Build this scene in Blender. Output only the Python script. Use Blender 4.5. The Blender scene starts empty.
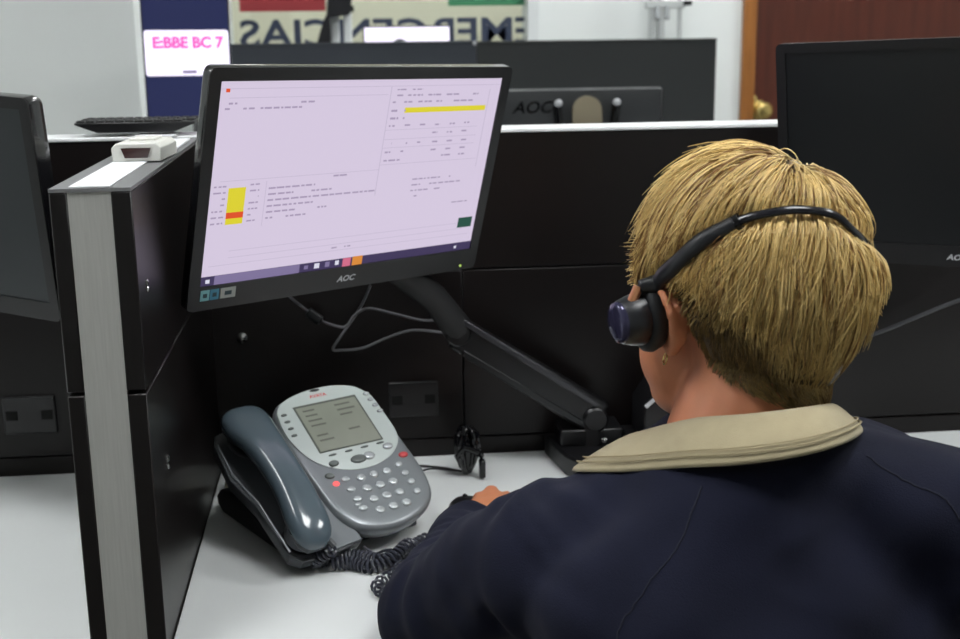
import bpy, bmesh, math, random
import numpy as np
from mathutils import Matrix, Vector
PI = math.pi
rnd = random.Random(7)
rng = np.random.default_rng(11)
scene = bpy.context.scene
COL = scene.collection

# ------------------------------------------------------------------ camera
FPX = 1222.0
C0 = np.array([0.0, 0.0, 1.30])
yaw, pitch, roll = math.radians(6.0), math.radians(13.3), 0.013
fw = np.array([math.sin(yaw)*math.cos(pitch), math.cos(yaw)*math.cos(pitch), -math.sin(pitch)])
r0 = np.array([math.cos(yaw), -math.sin(yaw), 0.0]); u0 = np.cross(r0, fw)
RR = r0*math.cos(roll) - u0*math.sin(roll); UU = u0*math.cos(roll) + r0*math.sin(roll)
cd = bpy.data.cameras.new('camera'); cam = bpy.data.objects.new('camera', cd); COL.objects.link(cam)
cd.sensor_width = 36; cd.lens = FPX*36/960; cd.clip_start = 0.05; cd.clip_end = 60
cam.matrix_world = Matrix(((RR[0], UU[0], -fw[0], C0[0]), (RR[1], UU[1], -fw[1], C0[1]), (RR[2], UU[2], -fw[2], C0[2]), (0, 0, 0, 1)))
cd.dof.use_dof = True; cd.dof.focus_distance = 1.12; cd.dof.aperture_fstop = 9.0
scene.camera = cam
# ------------------------------------------------------------------ world, exposure
w = bpy.data.worlds.new('world'); scene.world = w; w.use_nodes = True
w.node_tree.nodes['Background'].inputs[0].default_value = (0.8, 0.9, 1, 1)
w.node_tree.nodes['Background'].inputs[1].default_value = 0.3
scene.view_settings.view_transform = 'Standard'; scene.view_settings.look = 'None'
scene.view_settings.gamma = 1; scene.view_settings.exposure = 0.0
scene.view_settings.use_curve_mapping = False
LAMP_POWER = 21.0       # emission strength of the ceiling fittings

# ------------------------------------------------------------------ helpers
def lin(c):
    return tuple(((v/255)/12.92 if v/255 <= 0.04045 else ((v/255+0.055)/1.055)**2.4) for v in c)
MATS = {}
def mat(name, rgb=(128,128,128), rough=0.5, metal=0.0, noise=0.0, nscale=40, bump=0.0, bscale=200, emit=0.0, coat=0.0, spec=0.5, stretch=None, sheen=0.0, alpha=1.0, trans=0.0):
    if name in MATS: return MATS[name]
    m = bpy.data.materials.new(name); m.use_nodes = True; nt = m.node_tree; N = nt.nodes; L = nt.links
    b = N['Principled BSDF']; c = lin(rgb)
    b.inputs['Base Color'].default_value = (*c, 1); b.inputs['Roughness'].default_value = rough
    b.inputs['Metallic'].default_value = metal; b.inputs['Specular IOR Level'].default_value = spec
    b.inputs['Coat Weight'].default_value = coat; b.inputs['Sheen Weight'].default_value = sheen
    b.inputs['Transmission Weight'].default_value = trans
    m.diffuse_color = (*c, 1)
    if emit:
        b.inputs['Emission Color'].default_value = (*c, 1); b.inputs['Emission Strength'].default_value = emit
    tc = N.new('ShaderNodeTexCoord'); mp = N.new('ShaderNodeMapping'); L.new(tc.outputs['Object'], mp.inputs[0])
    if stretch: mp.inputs['Scale'].default_value = stretch
    if noise:
        n = N.new('ShaderNodeTexNoise'); n.inputs['Scale'].default_value = nscale; n.inputs['Detail'].default_value = 5
        L.new(mp.outputs[0], n.inputs['Vector'])
        r = N.new('ShaderNodeMapRange'); r.inputs[1].default_value = 0.3; r.inputs[2].default_value = 0.7
        r.inputs[3].default_value = 1-noise; r.inputs[4].default_value = 1+noise; L.new(n.outputs['Fac'], r.inputs[0])
        mx = N.new('ShaderNodeVectorMath'); mx.operation = 'SCALE'; mx.inputs[0].default_value = c
        L.new(r.outputs[0], mx.inputs['Scale']); L.new(mx.outputs[0], b.inputs['Base Color'])
    if bump:
        n2 = N.new('ShaderNodeTexNoise'); n2.inputs['Scale'].default_value = bscale; n2.inputs['Detail'].default_value = 4
        L.new(mp.outputs[0], n2.inputs['Vector'])
        bp = N.new('ShaderNodeBump'); bp.inputs['Strength'].default_value = bump; bp.inputs['Distance'].default_value = 0.002
        L.new(n2.outputs['Fac'], bp.inputs['Height']); L.new(bp.outputs[0], b.inputs['Normal'])
    MATS[name] = m; return m

def norm(v):
    v = np.asarray(v, float); return v/max(np.linalg.norm(v), 1e-9)

class MB:
    """collects boxes, tubes, lofts and prisms into one mesh"""
    def __init__(s): s.v = []; s.f = []; s.mi = []; s.cur = 0
    def add(s, vs, fs):
        o = len(s.v); s.v += [tuple(map(float, p)) for p in vs]
        for f in fs: s.f.append(tuple(i+o for i in f)); s.mi.append(s.cur)
        return s
    def box(s, c, d, M=None):
        x, y, z = d[0]/2, d[1]/2, d[2]/2
        vs = [(-x,-y,-z),(x,-y,-z),(x,y,-z),(-x,y,-z),(-x,-y,z),(x,-y,z),(x,y,z),(-x,y,z)]
        if M is not None: vs = [tuple(np.asarray(M) @ np.array(p)) for p in vs]
        vs = [(p[0]+c[0], p[1]+c[1], p[2]+c[2]) for p in vs]
        return s.add(vs, [(0,3,2,1),(4,5,6,7),(0,1,5,4),(1,2,6,5),(2,3,7,6),(3,0,4,7)])
    def bb(s, x0, x1, y0, y1, z0, z1):
        return s.box(((x0+x1)/2, (y0+y1)/2, (z0+z1)/2), (x1-x0, y1-y0, z1-z0))
    def rings(s, rs, cap0=True, cap1=True):
        n = len(rs[0]); vs = [p for r in rs for p in r]; fs = []
        for k in range(len(rs)-1):
            for i in range(n):
                j = (i+1) % n; fs.append((k*n+i, k*n+j, (k+1)*n+j, (k+1)*n+i))
        if cap0: fs.append(tuple(range(n-1, -1, -1)))
        if cap1: fs.append(tuple(range((len(rs)-1)*n, len(rs)*n)))
        return s.add(vs, fs)
    def tube(s, path, r, n=10, up=(0,0,1), flat=1.0):
        P = [np.asarray(p, float) for p in path]; m = len(P)
        rad = [r]*m if np.isscalar(r) else list(r)
        rs = []; prev = None
        for k in range(m):
            t = norm(P[min(k+1, m-1)] - P[max(k-1, 0)])
            if prev is None:
                a = np.asarray(up, float)
                if abs(t@a) > 0.95: a = np.array([1.0, 0.1, 0])
                x = norm(np.cross(a, t))
            else:
                x = prev - t*(prev@t); x = norm(x)
            prev = x; y = np.cross(t, x)
            rs.append([P[k] + x*rad[k]*math.cos(2*PI*i/n) + y*rad[k]*flat*math.sin(2*PI*i/n) for i in range(n)])
        return s.rings(rs)
    def prism(s, out, n0, n1, axis=2):
        """outline [(a,b)] extruded along local axis from n0 to n1"""
        def p(a, b, n): return (a, b, n) if axis == 2 else ((a, n, b) if axis == 1 else (n, a, b))
        rs = [[p(a, b, n) for a, b in out] for n in (n0, n1)]
        return s.rings(rs)
    def ell(s, c, r, M=None, nu=16, nv=10):
        rs = []
        for k in range(1, nv):
            t = PI*k/nv
            ring = []
            for i in range(nu):
                q = 2*PI*i/nu
                p = np.array([r[0]*math.sin(t)*math.cos(q), r[1]*math.sin(t)*math.sin(q), -r[2]*math.cos(t)])
                if M is not None: p = np.asarray(M) @ p
                ring.append(p + np.asarray(c))
            rs.append(ring)
        o = len(s.v); s.rings(rs, False, False)
        n = nu; bot = np.array([0,0,-r[2]]); top = np.array([0,0,r[2]])
        if M is not None: bot = np.asarray(M) @ bot; top = np.asarray(M) @ top
        s.v += [tuple(bot+np.asarray(c)), tuple(top+np.asarray(c))]; a = len(s.v)-2
        for i in range(n):
            j = (i+1) % n
            s.f.append((o+j, o+i, a)); s.mi.append(s.cur)
            s.f.append((o+(nv-2)*n+i, o+(nv-2)*n+j, a+1)); s.mi.append(s.cur)
        return s
    def mesh(s, name, mats):
        me = bpy.data.meshes.new(name); me.from_pydata(s.v, [], s.f)
        for m in (mats if isinstance(mats, (list, tuple)) else [mats]): me.materials.append(m)
        me.polygons.foreach_set('material_index', s.mi)
        me.update(); return me

WM = {}
def link(name, data, parent=None, M=None):
    o = bpy.data.objects.new(name, data); COL.objects.link(o)
    Wm = Matrix(M) if M is not None else Matrix.Identity(4)
    WM[o.name] = Wm
    if parent is not None:
        o.parent = parent; o.matrix_local = WM[parent.name].inverted() @ Wm
    else: o.matrix_local = Wm
    return o
def part(name, mb, mats, parent=None, M=None, bevel=0.0, seg=2, smooth=True, label=None, sub=0, angle=35):
    """M is the world matrix; a child without M keeps its vertices in world space"""
    me = mb.mesh(name, mats) if isinstance(mb, MB) else mb
    o = link(name, me, parent, M)
    if smooth:
        me.polygons.foreach_set('use_smooth', [True]*len(me.polygons))
        try: me.set_sharp_from_angle(angle=math.radians(angle))
        except Exception: pass
    if bevel:
        b = o.modifiers.new('bevel', 'BEVEL'); b.width = bevel; b.segments = seg; b.limit_method = 'ANGLE'; b.angle_limit = math.radians(40)
        b.harden_normals = False
    if sub:
        q = o.modifiers.new('sub', 'SUBSURF'); q.levels = sub; q.render_levels = sub
    if label: o['label'] = label
    return o
def tag(o, label, cat, group=None):
    o['label'] = label; o['category'] = cat
    if group: o['group'] = group
    return o
def thing(name, label, cat, loc=(0,0,0), M=None, group=None):
    o = link(name, None, None, M if M is not None else Matrix.Translation(Vector(loc)))
    o.empty_display_size = 0.05
    return tag(o, label, cat, group)
def struct(name, mb, m, parent=None, M=None, **k):
    o = part(name, mb, m, parent, M, **k)
    if parent is None: o['kind'] = 'structure'
    return o
def frame(o, x, y, z):
    return Matrix(((x[0],y[0],z[0],o[0]),(x[1],y[1],z[1],o[1]),(x[2],y[2],z[2],o[2]),(0,0,0,1)))
def rot_abc(a, b, c):
    return Matrix.Rotation(a, 3, 'Z') @ Matrix.Rotation(b, 3, 'X') @ Matrix.Rotation(c, 3, 'Y')
def text_mb(s, size, align='CENTER', ext=0.0, bold=0.0):
    cu = bpy.data.curves.new('t', 'FONT'); cu.body = s; cu.size = size; cu.align_x = align; cu.align_y = 'CENTER'
    cu.extrude = ext; cu.offset = bold; cu.resolution_u = 3
    o = bpy.data.objects.new('t', cu); COL.objects.link(o)
    dg = bpy.context.evaluated_depsgraph_get(); me = bpy.data.meshes.new_from_object(o.evaluated_get(dg))
    mb = MB(); mb.add([tuple(v.co) for v in me.vertices], [tuple(p.vertices) for p in me.polygons])
    bpy.data.objects.remove(o); bpy.data.curves.remove(cu); bpy.data.meshes.remove(me)
    return mb
def move(mb, f):
    mb.v = [tuple(f(*p)) for p in mb.v]; return mb
def rrect(w, h, r, n=4, cx=0, cy=0):
    out = []
    for sx, sy, a0 in ((1,1,0),(-1,1,90),(-1,-1,180),(1,-1,270)):
        for k in range(n+1):
            a = math.radians(a0+90*k/n); out.append((cx+sx*(w/2-r)+r*math.cos(a), cy+sy*(h/2-r)+r*math.sin(a)))
    return out
def spline(pts, n=8):
    P = [np.asarray(p, float) for p in pts]; out = []
    Q = [2*P[0]-P[1]] + P + [2*P[-1]-P[-2]]
    for i in range(1, len(Q)-2):
        for k in range(n):
            t = k/n; a, b, c, d = Q[i-1], Q[i], Q[i+1], Q[i+2]
            out.append(0.5*((2*b)+(-a+c)*t+(2*a-5*b+4*c-d)*t*t+(-a+3*b-3*c+d)*t**3))
    out.append(P[-1]); return out
def remesh(mb, voxel, smooth=0, fac=0.5, name='tmp'):
    me = mb.mesh(name, [mat('tmpm')]); o = bpy.data.objects.new(name, me); COL.objects.link(o)
    r = o.modifiers.new('r', 'REMESH'); r.mode = 'VOXEL'; r.voxel_size = voxel; r.use_smooth_shade = True
    if smooth:
        s = o.modifiers.new('s', 'SMOOTH'); s.iterations = smooth; s.factor = fac
    dg = bpy.context.evaluated_depsgraph_get(); out = bpy.data.meshes.new_from_object(o.evaluated_get(dg))
    bpy.data.objects.remove(o); out.materials.clear(); return out

# ------------------------------------------------------------------ materials
M_white = mat('wall_paint', (232,236,235), 0.7, noise=0.02, nscale=3)
M_beige = mat('hall_paint', (214,211,190), 0.8, noise=0.03, nscale=2)
M_floor = mat('floor_vinyl', (120,118,114), 0.4, noise=0.1, nscale=12)
M_ceil = mat('ceiling_tile', (225,226,222), 0.9)
M_black = mat('black_laminate', (19,15,15), 0.33, noise=0.12, nscale=6, bump=0.05, bscale=400, spec=0.32)
M_blackb = mat('black_edge', (26,21,20), 0.42)
M_alu = mat('brushed_aluminium', (186,186,182), 0.5, 0.1, noise=0.06, nscale=20, stretch=(30,30,1.2))
M_alu2 = mat('aluminium_trim', (128,128,130), 0.4, 0.2, noise=0.05, nscale=30)
M_cap = mat('white_cap', (235,237,238), 0.35)
M_desk = mat('desk_laminate', (228,231,231), 0.35, noise=0.02, nscale=8)
M_plast = mat('black_plastic', (20,20,22), 0.35)
M_plast2 = mat('black_gloss', (14,14,17), 0.15)
M_matte = mat('black_matte', (17,17,19), 0.55)
M_scr = mat('dark_screen', (22,24,26), 0.28)
M_logo = mat('logo_silver', (190,192,196), 0.4)
M_chrome = mat('chrome', (200,200,200), 0.15, 1.0)
M_steel = mat('dull_steel', (120,120,122), 0.35, 1.0)
M_paper = mat('paper', (235,237,240), 0.7)

# ------------------------------------------------------------------ the room
ZC = 2.75
struct('floor', MB().bb(-3.2, 4.2, -2.6, 7.2, -0.05, 0), M_floor, smooth=False)
struct('ceiling', MB().bb(-3.2, 4.2, -2.6, 7.2, ZC, ZC+0.05), M_ceil, smooth=False)
struct('wall_left', MB().bb(-3.25, -3.15, -2.6, 7.2, 0, ZC), M_white, smooth=False)
struct('wall_right', MB().bb(4.15, 4.25, -2.6, 7.2, 0, ZC), M_white, smooth=False)
struct('wall_rear', MB().bb(-3.2, 4.2, -2.65, -2.55, 0, ZC), M_white, smooth=False)
YW = 4.3                                   # the back wall with glazed opening and door
GX0, GX1, DX0 = -0.41, 0.655, 1.392        # glass from/to, door frame outer left
b = MB(); b.bb(-3.2, GX0, YW, YW+0.12, 0, ZC); b.bb(GX0, GX1, YW, YW+0.12, 0, 0.9); b.bb(GX0, GX1, YW, YW+0.12, 2.3, ZC)
b.bb(GX1, DX0, YW, YW+0.12, 0, ZC); b.bb(DX0, DX0+1.08, YW, YW+0.12, 2.15, ZC); b.bb(DX0+1.08, 4.2, YW, YW+0.12, 0, ZC)
struct('wall_back', b, M_white, smooth=False)
struct('wall_hall', MB().bb(-3.2, 4.2, 6.4, 6.5, 0, ZC), M_beige, smooth=False)
# near white wall end on the left
struct('wall_corner', MB().bb(-1.55, -0.525, 3.25, 3.45, 0, ZC), M_white, smooth=False)
# window_1 : fixed glazing onto the hall, with lettering and coloured bands stuck on it
M_frame = mat('white_frame', (225,229,230), 0.4)
b = MB(); b.bb(GX0, GX0+0.03, YW-0.02, YW+0.1, 0.9, 2.3); b.bb(GX1-0.03, GX1+0.012, YW-0.03, YW+0.1, 0.9, 2.3)
b.bb(GX0, GX1, YW-0.02, YW+0.1, 0.88, 0.92); b.bb(GX0, GX1, YW-0.02, YW+0.1, 2.28, 2.32)
win = struct('window_1', b, M_frame, bevel=0.003)
M_glass = bpy.data.materials.new('window_glass'); M_glass.use_nodes = True
nt = M_glass.node_tree; nt.nodes.remove(nt.nodes['Principled BSDF'])
tr = nt.nodes.new('ShaderNodeBsdfTransparent'); tr.inputs[0].default_value = (0.95,0.97,0.96,1); gl = nt.nodes.new('ShaderNodeBsdfGlossy'); gl.inputs['Roughness'].default_value = 0.05
mx = nt.nodes.new('ShaderNodeMixShader'); mx.inputs[0].default_value = 0.07
nt.links.new(tr.outputs[0], mx.inputs[1]); nt.links.new(gl.outputs[0], mx.inputs[2]); nt.links.new(mx.outputs[0], nt.nodes['Material Output'].inputs[0])
part('pane', MB().bb(GX0+0.03, GX1-0.03, YW+0.04, YW+0.046, 0.92, 2.28), M_glass, win, smooth=False)
M_letter = mat('navy_lettering', (52,62,86), 0.5)
# the word reads from the hall side, so from here it is mirrored
t = text_mb('EMERGENCIAS', 0.128, ext=0.001, bold=0.0028)
xs = [p[0] for p in t.v]; xa, xb = min(xs), max(xs); L0, L1 = -0.355, 0.66
zt = 1.280
move(t, lambda x, y, z: (L1-(x-xa)/(xb-xa)*(L1-L0), YW+0.038+z, zt+y+0.013))
t.f = [tuple(reversed(f)) for f in t.f]
part('lettering', t, M_letter, win, smooth=False, label='navy letters on the glass, read from the hall side')
part('colour_band', MB().bb(-0.35, -0.06, YW+0.034, YW+0.039, 1.372, 1.45), mat('red_film', (172,60,66), 0.6), win, smooth=False, label='red band on the glass')
part('colour_band', MB().bb(0.36, 0.645, YW+0.034, YW+0.039, 1.384, 1.46), mat('green_film', (62,135,95), 0.6), win, smooth=False, label='green band on the glass')
# door_1
M_wood = mat('door_wood', (80,38,27), 0.35, noise=0.18, nscale=6, stretch=(8,8,0.6))
M_woodf = mat('door_frame_wood', (150,96,46), 0.35, noise=0.2, nscale=8, stretch=(6,6,0.7))
door = struct('door_1', MB().bb(DX0+0.048, DX0+1.005, YW+0.02, YW+0.06, 0.005, 2.08), M_wood, bevel=0.003)
b = MB(); b.bb(DX0, DX0+0.048, YW-0.025, YW+0.11, 0, 2.15); b.bb(DX0+1.005, DX0+1.08, YW-0.025, YW+0.11, 0, 2.15); b.bb(DX0, DX0+1.08, YW-0.025, YW+0.11, 2.085, 2.16)
part('door_frame', b, M_woodf, door, bevel=0.004)
M_brass = mat('brass', (232,205,130), 0.25, 0.9)
kx, kz = DX0+0.078, 1.010
b = MB(); 
def revolve(mb, c, axis, prof, n=20):
    c = np.asarray(c, float); a = norm(axis); x = norm(np.cross(a, (0.3,0.2,1) if abs(a[2]) < 0.9 else (1,0,0))); y = np.cross(a, x)
    return mb.rings([[c+a*h+(x*math.cos(2*PI*i/n)+y*math.sin(2*PI*i/n))*max(r, 1e-4) for i in range(n)] for h, r in prof])
revolve(b, (kx,YW+0.02,kz), (0,-1,0), [(0,0.034),(0.006,0.034),(0.01,0.014),(0.04,0.013),(0.048,0.022),(0.06,0.03),(0.075,0.03),(0.085,0.02),(0.088,0.0)])
part('door_knob', b, M_brass, door)
b = MB(); revolve(b, (kx-0.030,YW+0.018,kz+0.04), (0,-1,0), [(0,0.02),(0.006,0.02),(0.02,0.016),(0.026,0.0)])
part('lock_plate', b, M_brass, door)
# ceiling lights; the two in the hall are added, unseen, to brighten it
M_light = mat('lamp_diffuser', (250,252,252), 0.5, emit=LAMP_POWER)
for i, (x, y, tx) in enumerate(((-0.75,0.75,'above the empty left desk'), (0.75,0.55,'above the seated person'), (2.1,0.9,'right of the seated person'), (-2.3,1.8,'near the left wall'), (0.95,3.3,'above the charcoal divider'), (2.4,3.3,'near the wooden door'), (-0.5,5.3,'added unseen to brighten the hall, left'), (0.9,5.3,'added unseen to brighten the hall, right'))):
    o = thing('ceiling_light', 'square flush ceiling light fitting ' + tx, 'ceiling light', (x,y,ZC), group='flush ceiling lights')
    b = MB(); 
    for s in (-1,1): b.bb(x+s*0.31-0.01, x+s*0.31+0.01, y-0.32, y+0.32, ZC-0.04, ZC-0.001); b.bb(x-0.30, x+0.30, y+s*0.31-0.01, y+s*0.31+0.01, ZC-0.04, ZC-0.001)
    part('light_frame', b, M_white, o, smooth=False)
    part('diffuser', MB().bb(x-0.3, x+0.3, y-0.3, y+0.3, ZC-0.03, ZC-0.015), M_light, o, smooth=False)

# ------------------------------------------------------------------ partitions and desks
ZD, ZP, YP, ZS = 0.74, 1.175, 1.57, 0.995          # desk top, partition top, back panel face, seam height
PX0, PX1, PY0 = -0.252, -0.184, 1.055             # side partition
# side partition
side = thing('side_partition', 'black desk side partition with pale grey end strip left of the telephone', 'partition', (-0.218, 1.3, 0))
for (z0, z1) in ((0.05, ZS-0.0015), (ZS+0.0015, ZP-0.003)):
    part('side_panel', MB().bb(PX1-0.017, PX1, PY0, YP, z0, z1), M_black, side, bevel=0.0012, seg=1)
    part('side_panel', MB().bb(PX0, PX0+0.015, PY0, YP, z0, z1), M_black, side, bevel=0.0012, seg=1)
part('end_strip', MB().bb(PX0+0.015, PX1-0.017, PY0+0.001, PY0+0.02, 0.05, ZP-0.003), M_alu, side, smooth=False, label='pale grey brushed end strip')
part('core', MB().bb(PX0+0.015, PX1-0.017, PY0+0.02, YP, 0.05, ZP-0.003), M_alu2, side, smooth=False)
part('top_cap', MB().bb(PX0, PX1, PY0, YP, ZP-0.003, ZP), M_alu2, side, smooth=False, label='grey metal top cap')
for y in (PY0+0.06, YP-0.08): part('levelling_foot', revolve(MB(), (-0.218,y,0), (0,0,1), [(0,0.025),(0.01,0.025),(0.015,0.01),(0.052,0.01)]), M_steel, side)
for (x, y, z, r) in ((PX1, 1.095, 1.085, 0.0035), (PX1, 1.095, 1.079, 0.0028), (PX1, 1.135, 0.905, 0.0038), (PX1, 1.135, 0.897, 0.0028)):
    part('screw', revolve(MB(), (x-0.001,y,z), (1,0,0), [(0,r),(0.002,r),(0.003,r*0.6),(0.0032,0)], 12), M_chrome, side)
o = part('paper_strip', MB().bb(PX0+0.016, PX1-0.018, PY0+0.004, 1.33, ZP+0.0004, ZP+0.0014), M_paper, smooth=False)
tag(o, 'white paper strip lying along the top of the side partition', 'paper')
o = part('paper_card', MB().bb(PX0+0.012, PX1-0.006, 1.37, 1.52, ZP+0.0004, ZP+0.003), M_paper, bevel=0.0006); tag(o, 'white card on the side partition behind the small white box', 'paper')

# back partition, runs behind both desks
back = thing('back_partition', 'long low black partition with white top edge behind the desks', 'partition', (0.3, YP+0.03, 0))
PXB = 1.9
for (x0, x1) in ((-1.1, PX0), (PX0, 0.142), (0.142, 0.86), (0.86, PXB)):
    for (z0, z1) in ((0.05, 0.763), (0.765, ZS-0.001), (ZS+0.001, ZP-0.003)):
        part('panel', MB().bb(x0+0.0008, x1-0.0008, YP, YP+0.06, z0, z1), M_black, back, bevel=0.001, seg=1)
part('top_cap', MB().bb(-1.1, PXB, YP-0.002, YP+0.062, ZP-0.003, ZP+0.002), M_cap, back, bevel=0.0015, label='white top edge strip')
for x in (-0.9, 0.3, 1.2): part('levelling_foot', revolve(MB(), (x,YP+0.03,0), (0,0,1), [(0,0.025),(0.01,0.025),(0.015,0.01),(0.052,0.01)]), M_steel, back)
def socket(x0, x1, z0, z1, parent):
    cx, cz = (x0+x1)/2, (z0+z1)/2
    p = part('socket_plate', MB().bb(x0, x1, YP-0.004, YP, z0, z1), mat('socket_black', (30,29,31), 0.4), parent, bevel=0.002)
    part('plate_lip', MB().bb(x0+0.002, x1-0.002, YP-0.007, YP-0.004, z1-0.004, z1-0.001), M_scr, p)
    for s in (-1, 1):
        part('jack_opening', MB().bb(cx+s*(x1-x0)*0.33-0.007, cx+s*(x1-x0)*0.33+0.007, YP-0.0055, YP-0.004, cz-0.006, cz+0.006), mat('hole', (4,4,4), 0.9), p, smooth=False)
socket(0.041, 0.107, 0.797, 0.846, back)
socket(-0.457, -0.39, 0.797, 0.848, back)
b = MB(); revolve(b, (-0.147, YP, 0.915), (0,-1,0), [(0,0.007),(0.003,0.007),(0.004,0.004),(0.0045,0)], 16)
part('panel_lock', b, M_chrome, back, label='small round metal lock')

def desk(name, label, x0, x1, y0):
    d = thing(name, label, 'desk', ((x0+x1)/2, 1.3, 0))
    part('desktop', MB().bb(x0, x1, y0, YP-0.001, ZD-0.025, ZD), M_desk, d, bevel=0.0015)
    for x in (x0+0.04, x1-0.04):
        part('leg', MB().bb(x-0.02, x+0.02, y0+0.08, y0+0.12, 0, ZD-0.025), M_steel, d, bevel=0.002)
        part('leg', MB().bb(x-0.02, x+0.02, YP-0.1, YP-0.06, 0, ZD-0.025), M_steel, d, bevel=0.002)
    return d
desk('desk', 'white laminate desk top under the telephone, mouse and monitor clamp', PX1+0.001, 1.85, 1.045)
desk('desk', 'white laminate desk top left of the side partition, empty', -1.05, PX0-0.001, 1.045)

# small white box on the partition
bx = thing('white_box', 'small white plastic box with dark trapezoid window on the partition top', 'device', (-0.211,1.30,ZP))
M_wp = mat('ivory_plastic', (222,222,216), 0.4)
Mb = Matrix.Translation((-0.210, 1.30, ZP+0.0012)) @ Matrix.Rotation(math.radians(-3), 4, 'Z') @ Matrix.Diagonal((0.9,0.95,0.85,1))
b = MB(); prof = [(-0.027,0),(0.027,0),(0.0275,0.016),(0.022,0.0215),(-0.022,0.0215),(-0.0275,0.016)]
b.rings([[(x, y, z*(1 if y < 0.05 else 0.9)) for x, z in prof] for y in (-0.04, -0.036, 0.045, 0.05)])
part('case', b, M_wp, bx, Mb, bevel=0.0012)
b = MB(); b.rings([[(x, y, z) for x, z in ((-0.0125,0.0045),(0.0125,0.0045),(0.0165,0.016),(-0.0165,0.016))] for y in (-0.0425, -0.0395)])
part('reader_window', b, mat('dark_red_window', (52,28,26), 0.15), bx, Mb, label='dark brown trapezoid window')
b = MB(); b.bb(-0.015, 0.015, -0.005, 0.03, 0.0215, 0.0245); part('raised_lid', b, M_wp, bx, Mb, bevel=0.001)

# keyboard on the white cap of the back partition, seen edge on
kb = thing('keyboard', 'black keyboard lying along the white edge of the back partition', 'keyboard', (-0.27,YP+0.03,ZP))
Mk = Matrix.Translation((-0.262, YP+0.035, ZP+0.0025)) @ Matrix.Rotation(math.radians(-1.5), 4, 'Z') @ Matrix.Rotation(math.radians(0.5), 4, 'X')
b = MB(); b.rings([[(-0.055+ (0.012 if z < 0.005 else 0)*1, y, z), (0.055- (0.012 if z<0.005 else 0), y, z)] for y, z in ()] or [[(x*k, y, z) for x, z, k in ((-0.056,0.002,.82),(0.056,0.002,.82),(0.074,0.0125,1),(0.074,0.015,1),(-0.074,0.015,1),(-0.074,0.0125,1))] for y in (-0.035, 0.03)])
part('case', b, M_plast, kb, Mk, bevel=0.002)
b = MB()
for r in range(4):
    for c in range(12 - (r == 0)):
        b.box((-0.067+c*0.0119+(r%2)*0.002, -0.026+r*0.0155, 0.0155), (0.0103, 0.013, 0.0035))
o = part('keycaps', b, M_matte, kb, Mk, bevel=0.001, seg=1); o['kind'] = 'stuff'
o = part('paper_slip', MB().box((-0.238, YP+0.005, ZP+0.0035), (0.05,0.05,0.002)), M_paper, smooth=False)
tag(o, 'white paper slip sticking out from under the black keyboard', 'paper')
# the keyboard needs the slip clear of its underside
o.location.z -= 0.0004
kb.location.z += 0.0026

# ------------------------------------------------------------------ monitors
def monitor(label, M, W, H, th=0.018, bez=0.014, bot=0.024, scr=None, stand=True, bulge=0.022, group=None, name='computer_monitor', cat='monitor', hmat=None, logo=True):
    """local frame: x right, y into the monitor, z up, origin at the outer centre of the front"""
    hm = hmat or M_plast; sm = hmat or mat('shell_gloss', (24,24,27), 0.2, coat=0.6)
    t = thing(name, label, cat, M=M, group=group)
    b = MB()
    b.rings([[(x, y, z) for x, z in rrect(W-2*k, H-2*k, 0.007)] for y, k in ((0.0015,0.0),(th*0.6,0.0),(th,0.004),(th+0.003,0.03))])
    part('back_shell', b, sm, t, M)
    if bulge:
        b = MB(); b.rings([[(x, y, z-0.01) for x, z in rrect(W*k, H*k*0.9, 0.03)] for y, k in ((th,0.72),(th+bulge*0.7,0.6),(th+bulge,0.5))]); part('rear_housing', b, hm, t, M)
    b = MB(); x, z = W/2, H/2
    o1 = rrect(W, H, 0.007); 
    sx, sz0, sz1 = W/2-bez, -H/2+bot, H/2-bez
    n = len(o1); inner = []
    for (a, c) in o1: inner.append((max(-sx, min(sx, a*1.2)), max(sz0, min(sz1, c*1.2))))
    vs = [(a, -0.001, c) for a, c in o1] + [(a, -0.001, c) for a, c in inner] + [(a, 0.0015, c) for a, c in o1] + [(a, 0.0015, c) for a, c in inner]
    fs = []
    for i in range(n):
        j = (i+1) % n
        fs += [(j, i, n+i, n+j), (i, j, 2*n+j, 2*n+i), (n+j, n+i, 3*n+i, 3*n+j)]
    b.add(vs, fs)
    part('bezel', b, hm, t, M, smooth=False)
    b = MB(); b.bb(-sx, sx, 0.0008, 0.0016, sz0, sz1)
    s = part('screen', b, scr or M_scr, t, M, smooth=False)
    if logo:
        b = text_mb('AOC', bot*0.36, bold=bot*0.012); k = -H/2+bot*0.46
        move(b, lambda x, y, z: (x*1.15+y*0.3, -0.0013, k+y)); part('logo', b, M_logo, t, M, smooth=False)
    return t, s, (sx, sz0, sz1)
# --- main monitor
A = rot_abc(math.radians(37.7), math.radians(14.7), math.radians(1.6))
WS, HS, bez, bot = 0.385, 0.385*9/16, 0.0135, 0.027
Mm = A.to_4x4(); zc = (bez-bot)/2
cen = Vector(C0) + (Vector((0.013,1.373,1.144))-Vector(C0))*(0.385/0.39)
Mm.translation = cen + A @ Vector((0, 0.0, zc))
M_lcd = mat('lit_screen', (218,205,228), 0.5, emit=0.93, spec=0.2)
M_lcd.node_tree.nodes['Principled BSDF'].inputs['Base Color'].default_value = (0.02,0.02,0.02,1)
mon, scr, (sx, sz0, sz1) = monitor('wide black monitor showing a lit white and lilac form, above the telephone', Mm, WS+2*bez, HS+bez+bot, bez=bez, bot=bot, scr=M_lcd)
def emis(name, rgb, s=0.93):
    m = mat(name, rgb, 0.5, emit=s, spec=0.1); m.node_tree.nodes['Principled BSDF'].inputs['Base Color'].default_value = (0.01,0.01,0.01,1); return m
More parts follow.
